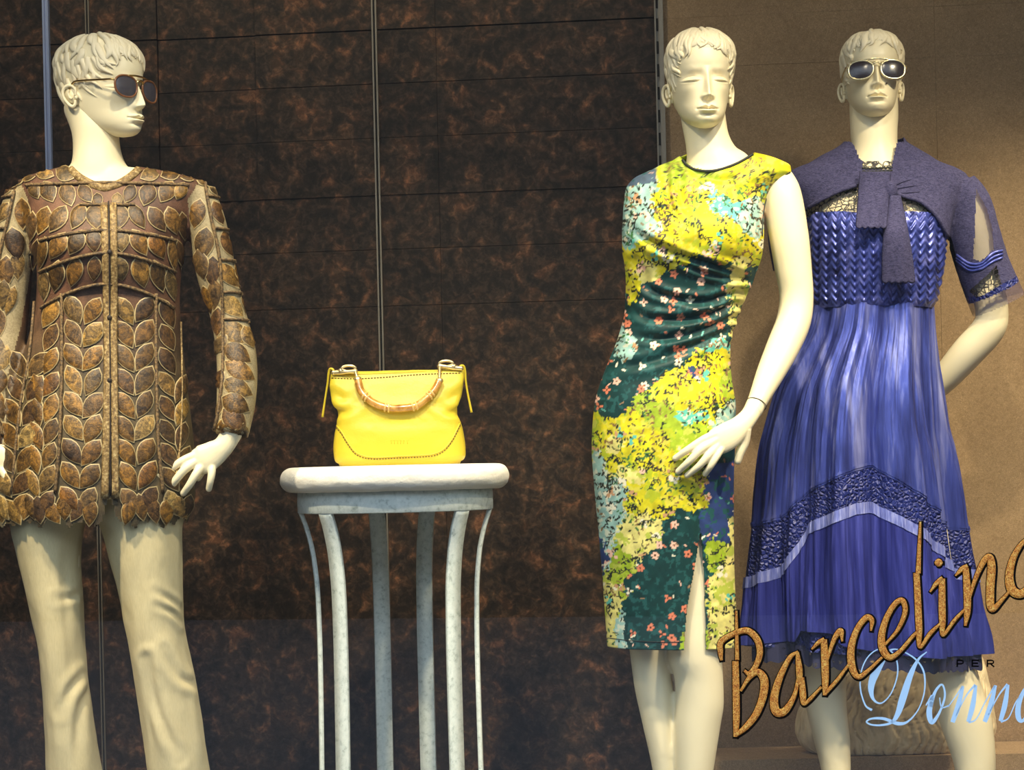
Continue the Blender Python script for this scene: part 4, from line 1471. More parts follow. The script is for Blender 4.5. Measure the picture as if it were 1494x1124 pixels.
for _ in range(60):   # long sprig lines
    x, y, t = R.uniform(880, 1130), R.uniform(235, 935), R.uniform(0, 6.28)
    for _k in range(9):
        stamp(x, y, 2.0, 0.8, t, DK, (0, 2))
        if _k % 2:
            stamp(x + 3 * math.cos(t + 1.2), y + 3 * math.sin(t + 1.2), 2.8, 1.3, t + 1.0, DK, (0, 2))
        x += 3 * math.cos(t)
        y += 3 * math.sin(t)
        t += R.uniform(-0.5, 0.5)
tmp = np.empty_like(fc_)
tmp[order] = fc_
col[front] = tmp
lin = sarr(np.clip(col, 0, 255)).reshape(-1, 3)
faces = gfaces(mm2, n2)
cpx = px.reshape(-1)[faces].mean(1)
cpy = py.reshape(-1)[faces].mean(1)
cfr = (np.sin(A2).reshape(-1)[faces] > 0.0).all(1)
sl_l = np.interp(cpy, [776, 825, 888, 945], [1022, 1014, 1002, 998])
sl_r = np.interp(cpy, [776, 800, 849, 945], [1022, 1025, 1028, 1031])
neckcut = cpy < np.interp(cpx, [990, 1000, 1010, 1030, 1050, 1075, 1100, 1104], [228, 238, 245, 249, 247, 238, 226, 223])
keep = ~(cfr & (cpy > 778) & (cpx > sl_l) & (cpx < sl_r)) & ~(cfr & neckcut)
dr = mk('dress', V, faces[keep], M['print'], m2, True, None, lin)
dr['label'] = 'sleeveless sheath dress in a yellow, teal and pale blue floral print'
so = dr.modifiers.new('thickness', 'SOLIDIFY')
so.thickness = 0.002
so.offset = -1
db = BVHTree.FromPolygons([Vector(v) for v in V.reshape(-1, 3)], faces.tolist())


def ondress(x, y, off=0.002):
    d = (Vector(P(x, y, 1.0)) - Vector((0, 0, CAMZ))).normalized()
    h = db.ray_cast(Vector((0, 0, CAMZ)), d)
    if h[0] is None:
        h = db.find_nearest(Vector(P(x, y, Y2)))
    n = h[1] if h[1].dot(d) < 0 else -h[1]
    return np.array(h[0] + n * off)


nb = catmull([(996, 234), (1002, 241), (1012, 247), (1030, 250), (1050, 248), (1075, 239), (1098, 226)], 40)
mk('neck_binding', *tube([ondress(a, b, 0.001) for a, b in nb], 0.0028, 8), M['print_edge'], dr)
hm = catmull([(888, 931), (920, 935), (960, 937), (992, 937)], 30)
mk('hem_stitch', *tube([ondress(a, b, 0.0006) for a, b in hm], 0.0006, 6), M['print_edge'], dr)
ah = catmull([(1162, 247), (1148, 255), (1134, 266), (1123, 280), (1117, 298), (1114, 320), (1113, 345)], 30)
mk('armhole_binding', *tube([ondress(a - 1.5, b, 0.0005) for a, b in ah], 0.0018, 6), M['print_edge'], dr)
# ---------------------------------------------------------------- mannequin in the blue dress
Y3 = 4.12
m3 = thing('mannequin', 'cream mannequin wearing a blue satin dress, navy shrug and sunglasses', 'mannequin', (float(P(1270, 690, Y3)[0]), Y3, FLOOR_Z))
hd3 = Head(0.203, P(1274, 181, Y3), math.radians(-5), math.radians(8), math.radians(1))
body3 = hd3.mesh()
torso3 = [(222, 1236, 1318, 0.045, 0.060), (230, 1214, 1340, 0.052, 0.068), (238, 1186, 1366, 0.060, 0.076), (246, 1166, 1388, 0.066, 0.082), (256, 1152, 1404, 0.072, 0.088), (270, 1150, 1408, 0.080, 0.090),
          (290, 1162, 1398, 0.094, 0.090), (315, 1174, 1385, 0.116, 0.088), (345, 1181, 1377, 0.136, 0.086), (375, 1184, 1374, 0.132, 0.084), (405, 1186, 1370, 0.116, 0.082), (433, 1187, 1365, 0.102, 0.082), (452, 1187, 1360, 0.096, 0.084)]
skirt3 = [(448, 1188, 1359, 0.098, 0.086), (483, 1180, 1360, 0.104, 0.096), (528, 1159, 1362, 0.118, 0.112), (569, 1139, 1366, 0.130, 0.126), (625, 1124, 1372, 0.142, 0.138), (660, 1117, 1380, 0.148, 0.142), (740, 1110, 1391, 0.156, 0.148),
          (805, 1105, 1400, 0.160, 0.150), (888, 1101, 1414, 0.164, 0.152), (935, 1099, 1425, 0.167, 0.154), (985, 1102, 1428, 0.166, 0.152)]
LT3, LS3 = Loft(torso3, Y3, e=0.95), Loft(skirt3, Y3)
neck3 = tube([P(1274, 120, Y3 + 0.02), P(1275, 165, Y3 + 0.008), P(1275, 195, Y3), P(1276, 222, Y3 - 0.004), P(1277, 250, Y3), P(1278, 300, Y3 + 0.01)],
             [0.053, 0.0535, 0.0515, 0.054, 0.088, 0.11], 32, 40, flat=[1, 1, 1, 0.95, 0.76, 0.7], axis=(0, 1, 0))
armA3 = tube([P(1396, 272, Y3 + 0.005), P(1412, 310, Y3), P(1426, 360, Y3 + 0.004), P(1438, 410, Y3 + 0.012), P(1447, 452, Y3 + 0.018), P(1442, 480, Y3 + 0.025), P(1412, 514, Y3 + 0.05), P(1376, 555, Y3 + 0.09), P(1346, 584, Y3 + 0.12)],
             [0.036, 0.042, 0.040, 0.038, 0.036, 0.037, 0.037, 0.031, 0.022], 26, 70)
armB3 = tube([P(1164, 280, Y3 + 0.01), P(1168, 340, Y3 + 0.03), P(1180, 400, Y3 + 0.07), P(1196, 450, Y3 + 0.10), P(1226, 490, Y3 + 0.13), P(1250, 520, Y3 + 0.14)],
             [0.036, 0.038, 0.036, 0.034, 0.030, 0.022], 20, 50)
hA3 = [tube([P(1350, 580, Y3 + 0.118), P(1326, 600, Y3 + 0.135), P(1304, 616, Y3 + 0.15), P(1286, 640, Y3 + 0.152)], [0.022, 0.032, 0.028, 0.012], 16, 24, flat=0.5, axis=(0, 1, 0)),
       tube([P(1240, 512, Y3 + 0.138), P(1262, 540, Y3 + 0.148), P(1276, 566, Y3 + 0.15)], [0.022, 0.030, 0.014], 16, 20, flat=0.5, axis=(0, 1, 0))]
lg3A = [(700, 1150, 1262, 0.085, 0.09), (800, 1160, 1252, 0.074, 0.075), (900, 1166, 1242, 0.062, 0.060), (960, 1170, 1236, 0.056, 0.054), (1000, 1172, 1234, 0.052, 0.052), (1031, 1176, 1235, 0.049, 0.054), (1082, 1188, 1240, 0.044, 0.052), (1124, 1198, 1241, 0.039, 0.046),
        (1200, 1207, 1239, 0.031, 0.036), (1280, 1212, 1234, 0.026, 0.028)]
lg3B = [(700, 1270, 1375, 0.085, 0.09), (800, 1300, 1390, 0.074, 0.075), (900, 1328, 1408, 0.064, 0.060), (960, 1343, 1420, 0.060, 0.054), (1008, 1357, 1434, 0.056, 0.052), (1058, 1372, 1448, 0.052, 0.054), (1112, 1391, 1452, 0.046, 0.052), (1160, 1402, 1450, 0.038, 0.044),
        (1220, 1412, 1446, 0.031, 0.036), (1280, 1418, 1441, 0.026, 0.028)]
bparts = [Loft(torso3, Y3, e=0.95, grow=-0.010).closed(60, 50, y0=236, y1=450), Loft(skirt3, Y3, grow=-0.035).closed(60, 40, y0=440, y1=730), neck3, armA3, armB3, Loft(lg3A, Y3).closed(36, 70), Loft(lg3B, Y3).closed(36, 70)]
for lx in (P(1223, 1270, Y3)[0], P(1430, 1270, Y3)[0]):
    bparts += [tube([(lx, Y3, 0.05), (lx, Y3 + 0.005, FLOOR_Z + 0.08)], [0.027, 0.026], 14)] + foot_parts(0, Y3, lx, 0.030)
V, Fc = fuse(bparts + hA3, 0.0050, 5)
body3.add(V, Fc)
body3.build('body', M['skin'], m3)
hd3.hair(m3, 9)
mk('beauty_mark', *ellipsoid(hd3.w((0.10, 0.452, 0.285)), (0.0022, 0.0022, 0.0022), n=10, m=8), M['seam'], m3)
sunglasses(hd3, 'pale gold aviator sunglasses with dark lenses worn above the blue dress', 'pale_frame', 'lens')

dr3 = None


# bodice: smocked satin, rows of slanted puckers in columns
def smock(V, a, py):
    px, pyy = toPx(V)
    cw = 13.5
    c = (px - 1180) / cw
    ci = np.floor(c)
    f = c - ci
    side = np.where(f < 0.5, f * 2, (1 - f) * 2)          # 0 at the column edge, 1 in the middle
    v = (pyy - 300) / 11.5 + np.where(f < 0.5, 1, -1) * 0 + side * 0.9
    rib = np.sin(2 * np.pi * v)
    d = 0.0030 * np.sqrt(np.clip(side, 0, 1)) + 0.0022 * rib * np.clip(1.2 - side, 0, 1)
    return d * sstep(np.sin(a), -0.1, 0.2) * (1 - sstep(pyy, 434, 450)) - 0.0035 * sstep(pyy, 436, 452)


nb_, mb_ = 520, 250
Lb = Loft(torso3, Y3, e=0.95, grow=0.003)
V, a, pyv = Lb.grid(nb_, mb_, y0=306, y1=452, disp=smock)
px, py = toPx(V)
fcs = gfaces(mb_, nb_)
cpx = px.reshape(-1)[fcs].mean(1)
cpy = py.reshape(-1)[fcs].mean(1)
keep = cpy > np.interp(cpx, [1170, 1190, 1230, 1275, 1330, 1360, 1385], [322, 310, 308, 312, 308, 310, 322])
dr3 = mk('dress', V, fcs[keep], M['satin_smock'], m3)
dr3['label'] = 'blue satin dress with a smocked bodice and a flared skirt banded with lace'

# skirt: pleated cloth cut into bands along an inverted V
XU = [-1, -0.86, -0.63, -0.15, 0.0, 0.07, 0.38, 0.68, 1.0]
LTOP = [768, 752, 714, 684, 678, 677, 708, 738, 775]
RU = [-1, -0.78, -0.6, -0.15, 0.0, 0.06, 0.5, 0.78, 1.0]
RTOP = [846, 812, 762, 734, 731, 732, 772, 804, 838]
HU = [-1, -0.84, -0.72, -0.66, -0.4, -0.3, 0.0, 0.5, 0.9, 1.0]
HEM = [940, 932, 930, 914, 916, 932, 942, 950, 952, 952]


def pleat(a, py):
    am = sint(py, [448, 500, 600, 750, 950], [0.0015, 0.0030, 0.0055, 0.0085, 0.012])
    k = (2.4 * np.sin(7 * a + 0.4 + 0.3 * np.sin(py / 90.0)) + 0.9 * np.sin(11 * a + 0.8 + 0.4 * np.sin(py / 70.0)) + 0.7 * np.sin(23 * a + 2.0 + 0.5 * np.sin(py / 50.0)) + 0.9 * (fbm(a * 9, py / 260.0, 3, 3) - 0.5) * 2
         + 0.6 * (fbm(a * 26, py / 120.0, 5, 3) - 0.5) * 2 + 0.25 * (fbm(a * 60, py / 70.0, 6, 2) - 0.5) * 2)
    return am * k


def band(name, top, bot, mt, grow, m, n=560, label=None, scal=None, parent=None, pl=1.0):
    a = np.linspace(0, 2 * np.pi, n, endpoint=False)[None, :]
    t = np.linspace(0, 1, m)[:, None]
    u = np.cos(a)
    y0 = top(u) if callable(top) else top + 0 * u
    y1 = bot(u) if callable(bot) else bot + 0 * u
    if scal:
        y1 = y1 + scal[0] * np.abs(np.sin(a * scal[1]))
    py = y0 * (1 - t) + y1 * t
    a2 = a + 0 * py
    V = LS3.ev(a2, py, grow)
    N = norms(V)
    V = V + N * (pl * pleat(a2, py))[..., None]
    o = mk(name, V, gfaces(m, n), M[mt], dr3 if parent is None else parent)
    if label:
        o['label'] = label
    return o


lt = lambda u: np.interp(u, XU, LTOP)
rt = lambda u: np.interp(u, RU, RTOP)
rb = lambda u: np.interp(u, RU, RTOP) + 15
hm_ = lambda u: sint(u, HU, HEM)
band('skirt', 447, lambda u: lt(u) + 4, 'satin', 0.0, 150, 700, 'pleated shiny blue satin skirt panel')
band('lace_band', lt, lambda u: rt(u) + 2, 'lace_blue', -0.0015, 40, 560, 'dark blue lace band')
band('ribbon', lambda u: rt(u) - 1, rb, 'ribbon', 0.003, 10, 560, 'pale blue satin ribbon')
band('ribbon', lambda u: lt(u) - 3, lambda u: lt(u) + 1, 'satin', 0.002, 6, 560, 'narrow blue satin edging')
band('chiffon_flounce', lambda u: rb(u) - 2, hm_, 'chiffon', 0.001, 90, 640, 'indigo chiffon flounce')
band('underskirt', 860, lambda u: 946 + 6 * u, 'lace_blue', -0.012, 30, 400, 'dark blue underskirt')
band('lace_hem', lambda u: 940 + 6 * u, lambda u: 966 + 7 * u, 'lace_hem', -0.014, 14, 400, 'sheer navy lace hem', (4, 30), None, 0.6)

# lace yoke over the chest
Ly = Loft(torso3, Y3, e=0.95, grow=0.0)
V, a, pyv = Ly.grid(240, 60, y0=242, y1=318)
px, py = toPx(V)
fcs = gfaces(60, 240)
cfr = (np.sin(a).reshape(-1)[fcs] > 0.05).all(1)
o = mk('lace_yoke', V, fcs[cfr], M['lace'], dr3)
o['label'] = 'black lace yoke over the chest'

# shrug: shoulders and short sleeves, arched open at the front
slv = [P(1394, 272, Y3), P(1410, 300, Y3), P(1421, 345, Y3 + 0.002), P(1434, 388, Y3 + 0.008), P(1448, 424, Y3 + 0.014), P(1459, 449, Y3 + 0.018)]
slv2 = [P(1166, 272, Y3), P(1154, 300, Y3 + 0.005), P(1152, 345, Y3 + 0.02), P(1158, 388, Y3 + 0.045), P(1164, 420, Y3 + 0.06)]
Lsh = Loft([(198, 1243, 1309, 0.050, 0.062), (208, 1236, 1316, 0.052, 0.064), (218, 1222, 1332, 0.054, 0.068), (228, 1202, 1350, 0.058, 0.074)] + torso3[2:], Y3, e=0.95, grow=0.009)
V, Fc = fuse([Lsh.closed(90, 80, y0=198, y1=400), tube(slv, [0.046, 0.054, 0.0575, 0.058, 0.060, 0.061], 30, 60), tube(slv2, [0.044, 0.048, 0.048, 0.047, 0.046], 24, 40)], 0.0030, 5)
px, py = toPx(V)
arch = np.interp(px, [1100, 1178, 1200, 1230, 1250, 1275, 1300, 1320, 1344, 1368, 1388, 1394, 1400], [420, 304, 290, 276, 270, 262, 278, 286, 294, 316, 350, 372, 600])
vneck = np.interp(px, [1240, 1247, 1262, 1299, 1306, 1312], [204, 212, 246, 246, 214, 190])
q0, q1 = slv[-2], slv[-1]
axs = (q1 - q0) / np.linalg.norm(q1 - q0)
al = (V - q1) @ axs
frontside = V[:, 1] < Y3 + 0.02
cut = (frontside & (py > arch) & (px > 1172) & (px < 1396)) | (~frontside & (py > 352) & (px > 1176) & (px < 1385)) | (al > -0.006) & (px > 1395)
cut |= (py < vneck) & (px > 1236) & (px < 1314) & (V[:, 1] < Y3 + 0.03)
cut |= py < 206
cut |= (py > 396) & (px < 1385)
ripple = 0.0016 * (fbm(V[:, 0] * 90, V[:, 2] * 60, 14, 3) - 0.5)
V = V + np.stack([0 * ripple, -ripple * 1.5, 0 * ripple], -1)
Fk, mi = [], []


def inpoly(x, y, poly):
    c = False
    j = len(poly) - 1
    for i in range(len(poly)):
        xi, yi = poly[i]
        xj, yj = poly[j]
        if (yi > y) != (yj > y) and x < (xj - xi) * (y - yi) / (yj - yi) + xi:
            c = not c
        j = i
    return c


sheer = [(1424, 276), (1440, 305), (1448, 335), (1450, 364), (1430, 382), (1420, 378), (1422, 340)]
lacep = [(1414, 425), (1440, 402), (1454, 388), (1461, 415), (1436, 430), (1424, 434)]
for f in Fc:
    if any(cut[i] for i in f):
        continue
    Fk.append(f)
    x, y = px[f].mean(), py[f].mean()
    fr_ = V[f, 1].mean() < Y3 + 0.01
    s_ = 0
    if x > 1400 and fr_:
        if inpoly(x, y, sheer):
            s_ = 1
        elif inpoly(x, y, lacep):
            s_ = 2
    if x > 1396 and al[f].mean() > -0.038:
        s_ = 1
    elif x > 1396 and al[f].mean() > -0.052 and s_ == 0:
        s_ = 3
    mi.append(s_)
sh = mk('shrug', V, Fk, [M['crepe'], M['organza'], M['lace'], M['lace_blue']], m3, True, mi)
sh['label'] = 'navy crepe shrug with short sheer-cuffed sleeves'
shb = BVHTree.FromPolygons([Vector(v) for v in V], Fc)


def onsh(x, y, off):
    d = (Vector(P(x, y, 1.0)) - CAMP).normalized()
    h = shb.ray_cast(CAMP, d)
    if h[0] is None:
        h = shb.find_nearest(Vector(P(x, y, Y3 - 0.05)))
    n = h[1] if h[1].dot(d) < 0 else -h[1]
    return np.array(h[0] + n * off)


# satin twist above the lace on the sleeve
for k_ in range(3):
    pts = catmull([(1396, 372 + 4 * k_), (1414, 384 + 5 * k_), (1432, 384 + 4 * k_), (1448, 370 + 6 * k_), (1462, 366 + 5 * k_)], 30)
    mk('sleeve_pleat', *tube([onsh(x, y, 0.0006) for x, y in pts], 0.0030, 8), M['satin_smock'], sh)
for k_ in range(3):   # gathered folds running into the knot
    pts = catmull([(1330 + 6 * k_, 262 + 9 * k_), (1315, 266 + 8 * k_), (1302, 272 + 5 * k_)], 20)
    mk('gather', *tube([onsh(x, y, 0.001) for x, y in pts], [0.0005] + list(np.linspace(0.001, 0.0034, 18)) + [0.003], 8), M['crepe'], sh)
# rolled edge along the arch
pts = catmull([(1180, 303), (1200, 291), (1230, 277), (1250, 271)], 26)
mk('rolled_edge', *tube([onsh(x, y, 0.001) for x, y in pts], 0.0045, 8), M['crepe'], sh)
pts = catmull([(1304, 282), (1322, 288), (1345, 296), (1366, 316), (1382, 345)], 30)
mk('rolled_edge', *tube([onsh(x, y, 0.001) for x, y in pts], 0.0045, 8), M['crepe'], sh)

# stand-up collar: open in front, folded round the neck
t = np.linspace(-1, 1, 90)
ang = t * math.radians(148)
rows_ = []
c0 = P(1276, 230, Y3)
for s_ in np.linspace(0, 1, 14):
    topy = np.interp(t, [-1, -0.80, -0.6, 0, 0.6, 0.80, 1], [242, 226, 210, 202, 202, 216, 244])
    boty = np.interp(t, [-1, -0.8, -0.55, 0, 0.55, 0.8, 1], [258, 256, 244, 236, 244, 258, 262])
    pyy = boty * (1 - s_) + topy * s_
    rad = np.interp(t, [-1, -0.7, 0, 0.7, 1], [0.090, 0.098, 0.082, 0.098, 0.090]) * (1 - s_) + np.interp(t, [-1, -0.7, 0, 0.7, 1], [0.066, 0.060, 0.062, 0.058, 0.062]) * s_
    bulge = 0.004 * np.sin(s_ * np.pi)
    cx_ = 1276 + 2 * s_
    c_ = P(cx_, pyy, Y3)
    x = c_[:, 0] + (rad + bulge) * np.sin(ang) * 1.02
    y = Y3 + 0.0 + (rad + bulge) * np.cos(ang) * 0.92
    rows_.append(np.stack([x, y, c_[:, 2]], -1))
V = np.array(rows_)
co = mk('collar', V, gfaces(14, 90, False), M['crepe'], sh)
so = co.modifiers.new('thickness', 'SOLIDIFY')
so.thickness = 0.003


def tie(top, bot, w0, w1, offs, nm, scall=5):
    """flat hanging end of the tie with a scalloped hem"""
    n, m = 25, 40
    t_ = np.linspace(0, 1, m)[:, None]
    s_ = np.linspace(-1, 1, n)[None, :]
    hw = (w0 * (1 - t_) ** 1.5 + w1 * (1 - (1 - t_) ** 1.5)) / 2
    xx = top[0] * (1 - t_) + bot[0] * t_ + s_ * hw
    yy = top[1] * (1 - t_) + bot[1] * t_ + 0 * s_ + (t_ ** 6) * 3.0 * np.abs(np.cos(s_ * math.pi * scall / 2))
    dep = sint(yy, [240, 270, 300, 345, 420], [0.088, 0.104, 0.126, 0.156, 0.136]) + offs
    yd = Y3 - dep + 0.002 * np.sin(s_ * 5 + t_ * 4) + 0.012 * s_ ** 2
    V = P(xx, yy, yd)
    o = mk(nm, V, gfaces(m, n, False), M['crepe'], sh)
    sd = o.modifiers.new('thickness', 'SOLIDIFY')
    sd.thickness = 0.0025
    return o


lb = catmull([(1258, 247), (1268, 247.5), (1281, 247), (1292, 246.5), (1302, 246)], 24)
for dy_, rr_ in ((-1.5, 0.0026), (3.0, 0.0022)):
    q_ = np.array([onsh(x, y + dy_ + 0.8 * math.sin(x * 1.1), 0.0) for x, y in lb])
    mk('lace_edge', *tube(q_, rr_, 8), M['print_edge'], dr3)
tie((1304, 286), (1311, 411), 18, 47, 0.006, 'tie_end')
tie((1277, 251), (1271, 331), 44, 44, 0.018, 'tie_end')
mk('knot', *ellipsoid(P(1299, 278, Y3 - 0.115), (0.016, 0.012, 0.020), n=20, m=14), M['crepe'], sh)
# ---------------------------------------------------------------- display stand
YS = 4.0
sx = float(P(576, 690, YS)[0])
st = thing('display_stand', 'tall round display stand of curved white metal bars under a thick white plaster top', 'stand', (sx, YS, FLOOR_Z))
SLAB_T, SLAB_B = 0.851, 0.798
prof = [(0.001, SLAB_B)]
for t in np.linspace(-math.pi / 2, math.pi / 2, 16):
    prof.append((0.219 + 0.0265 * math.cos(t), (SLAB_T + SLAB_B) / 2 + 0.0265 * math.sin(t)))
prof.append((0.001, SLAB_T))
fine = catmull(prof[1:-1], 40)
prof = [(0.001, SLAB_B)] + [(0.219 * k_ / 6, SLAB_B) for k_ in range(1, 6)] + [tuple(q) for q in fine] + [(0.219 * k_ / 6, SLAB_T) for k_ in range(5, 0, -1)] + [(0.001, SLAB_T)]
V, Fc = lathe(prof, (sx, YS, 0), 120)
a = np.arctan2(V[:, 1] - YS, V[:, 0] - sx)
side = np.hypot(V[:, 0] - sx, V[:, 1] - YS) > 0.2
dsp_ = 0.0035 * (fbm(a * 9 + 40, V[:, 2] * 60, 12, 4) - 0.5) * side
low = V[:, 2] < SLAB_T - 0.004
V[:, 0] += np.cos(a) * dsp_
V[:, 1] += np.sin(a) * dsp_
V[:, 2] += np.where(low & side, 0.003 * (fbm(a * 7, V[:, 2] * 30 + 9, 15, 3) - 0.5), 0)
mk('slab', V, Fc, M['plaster'], st)
V, Fc = lathe([(0.196, SLAB_B - 0.001), (0.209, SLAB_B - 0.001), (0.2095, SLAB_B - 0.02), (0.209, SLAB_B - 0.043), (0.2075, SLAB_B - 0.0445), (0.198, SLAB_B - 0.0445), (0.196, SLAB_B - 0.043), (0.196, SLAB_B - 0.001)], (sx, YS, 0), 96)
mk('rim', V, Fc, M['stand'], st)
ZR = [FLOOR_Z + 0.01, 0.02, 0.20, 0.46, 0.58, 0.66, 0.72, 0.757]
RR = [0.195, 0.180, 0.171, 0.169, 0.171, 0.178, 0.191, 0.204]
for th in (-41.6, 46.0, -80.0, 87.0, -164.0, 163.0):
    th = math.radians(th)
    dx, dy = math.sin(th), -math.cos(th)
    tx, ty = math.cos(th), math.sin(th)
    z = np.linspace(FLOOR_Z + 0.005, 0.759, 60)
    r = sint(z, ZR, RR)
    V = []
    for zi, ri in zip(z, r):
        for w, q in ((-1, -1), (1, -1), (1, 1), (-1, 1)):
            rr = ri + 0.0045 * q
            V.append((sx + dx * rr + tx * 0.0178 * w, YS + dy * rr + ty * 0.0178 * w, zi))
    o = mk('bar', np.array(V), np.vstack([gfaces(60, 4), [[0, 1, 2, 3]], [[236, 237, 238, 239]]]), M['stand'], st, False)
V, Fc = lathe([(0.185, FLOOR_Z + 0.001), (0.205, FLOOR_Z + 0.001), (0.205, FLOOR_Z + 0.022), (0.185, FLOOR_Z + 0.022), (0.185, FLOOR_Z + 0.001)], (sx, YS, 0), 96)
mk('base_ring', V, Fc, M['stand'], st)


# ---------------------------------------------------------------- yellow handbag
class TLoft(Loft):
    """loft of a level thing: rows follow the tilt of the camera"""

    def ev(s, a, py, extra=0.0):
        V = Loft.ev(s, a, py, extra)
        px, _ = toPx(V)
        r = s.r
        xm = (sint(py, r[:, 0], r[:, 1]) + sint(py, r[:, 0], r[:, 2])) / 2
        V[..., 2] += (px - xm) * s.Y / F * ROLL
        return V


YB = 3.985
bag = thing('handbag', 'yellow leather handbag with a bamboo handle on the white stand', 'handbag', (float(P(583, 680, YB)[0]), YB, SLAB_T))
brow = [(541, 484, 676, 0.006, 0.006), (544, 483, 677, 0.016, 0.014), (552, 482, 677, 0.022, 0.020), (562, 481, 676, 0.028, 0.026), (582, 484, 673, 0.038, 0.034), (598, 493, 667, 0.046, 0.040), (606, 494, 667, 0.049, 0.042), (616, 492, 671, 0.052, 0.044),
        (632, 489, 676, 0.056, 0.047), (654, 487, 679, 0.058, 0.050), (666, 488, 679, 0.057, 0.050), (672, 490, 677, 0.054, 0.047), (676, 496, 671, 0.046, 0.040)]
LBg = TLoft(brow, YB, e=0.62)
BF = [([(490, 602), (506, 600), (520, 592)], 0.005, 5, 0.003), ([(668, 602), (652, 600), (640, 592)], 0.005, 5, 0.003), ([(486, 575), (505, 582), (525, 580)], 0.003, 6, 0.002), ([(674, 572), (655, 582), (640, 590)], 0.003, 6, 0.002),
      ([(540, 612), (580, 618), (620, 610)], 0.002, 10, 0.001)]


def bdisp(V, a, py):
    px, pyy = toPx(V)
    return folds(V, BF) * sstep(np.sin(a), 0.0, 0.3) + 0.002 * (fbm(px / 22, pyy / 22, 6, 3) - 0.5)


V, a, pyv = LBg.grid(240, 150, disp=bdisp)
base_z = SLAB_T + 0.001
V[-1, :, 2] = base_z
V[..., 2] = np.maximum(V[..., 2], base_z)
Fc = gfaces(150, 240).tolist() + [list(range(149 * 240, 150 * 240)), list(range(240))]
bb = mk('body', V, Fc, M['leather'], bag)
bbv = BVHTree.FromPolygons([Vector(v) for v in V.reshape(-1, 3)], gfaces(150, 240).tolist())


def onbag(x, y, off=0.001):
    d = (Vector(P(x, y, 1.0)) - CAMP).normalized()
    h = bbv.ray_cast(CAMP, d)
    if h[0] is None:
        h = bbv.find_nearest(Vector(P(x, y, YB - 0.03)))
    n = h[1] if h[1].dot(d) < 0 else -h[1]
    return np.array(h[0] + n * off)


def stitches(line, step, nm):
    q = catmull(line, 400)
    d = np.concatenate([[0], np.cumsum(np.hypot(*np.diff(q, axis=0).T))])
    acc = Acc()
    s_ = 0.0
    while s_ + step * 0.6 < d[-1]:
        xs = [(np.interp(u, d, q[:, 0]), np.interp(u, d, q[:, 1])) for u in (s_, s_ + step * 0.3, s_ + step * 0.62)]
        acc.add(*tube([onbag(x, y, 0.0007) for x, y in xs], 0.0010, 6))
        s_ += step
    return acc.build(nm, M['thread'], bb)


def welt(line, nm):
    q = catmull(line, 80)
    return mk(nm, *tube([onbag(x, y, 0.0) for x, y in q], 0.0014, 8), M['leather'], bb)


PANEL = [(490.5, 624), (498, 633), (507, 648), (518, 662), (532, 668.5), (550, 670), (583, 668.5), (615, 667), (634, 665), (648, 658), (659, 645), (667, 630), (673, 617)]
stitches(PANEL, 4.2, 'stitching')
welt([(x + (0.6 if x < 583 else -0.6), y - 2.6) for x, y in PANEL], 'seam')
stitches([(484, 552), (520, 553), (560, 551), (610, 547), (674, 544.5)], 4.4, 'stitching')
welt([(484, 546), (520, 546), (560, 545), (610, 542.5), (674, 540)], 'seam')
# pressed maker's mark, too worn to read: short strokes
for x, h in ((571, 5), (575.5, 5), (580, 5), (584.5, 5), (589, 5), (594.5, 5)):
    mk('stamp_mark', *tube([onbag(x, 643, 0.0001), onbag(x, 643 + h, 0.0001)], 0.0006, 5), M['emboss'], bb)
    mk('stamp_mark', *tube([onbag(x - 1.4, 643.5, 0.0001), onbag(x + 1.6, 643.5, 0.0001)], 0.0005, 5), M['emboss'], bb)
# bamboo handle hanging in front
hp = [(523, 558), (528, 573), (538, 586), (553, 594), (570, 598), (588, 598), (606, 595), (622, 586), (634, 573), (641, 559)]
hpts = []
for x, y in hp:
    q = onbag(x, y, 0.0115)
    hpts.append(q)
hpts = np.array(hpts)
hpts[:, 1] = np.minimum(hpts[:, 1], np.interp(np.arange(10), [0, 5, 9], [hpts[0, 1], hpts[4:6, 1].min(), hpts[9, 1]]) + 0.004)
hc = catmull(hpts, 80)
hn = mk('handle', *tube(hc, 0.0082, 18), M['bamboo'], bag)
hn['label'] = 'curved bamboo handle'
for fr_ in (0.19, 0.43, 0.66, 0.84):
    i = int(fr_ * 79)
    tdir = hc[min(i + 1, 79)] - hc[i - 1]
    tdir /= np.linalg.norm(tdir)
    for s_, rr in ((-0.0040, 0.0108), (0.0040, 0.0102)):
        c_ = hc[i] + tdir * s_
        mk('bamboo_node', *tube([c_ - tdir * 0.0022, c_, c_ + tdir * 0.0022], [0.0080, rr, 0.0080], 18), M['bamboo_node'], hn)
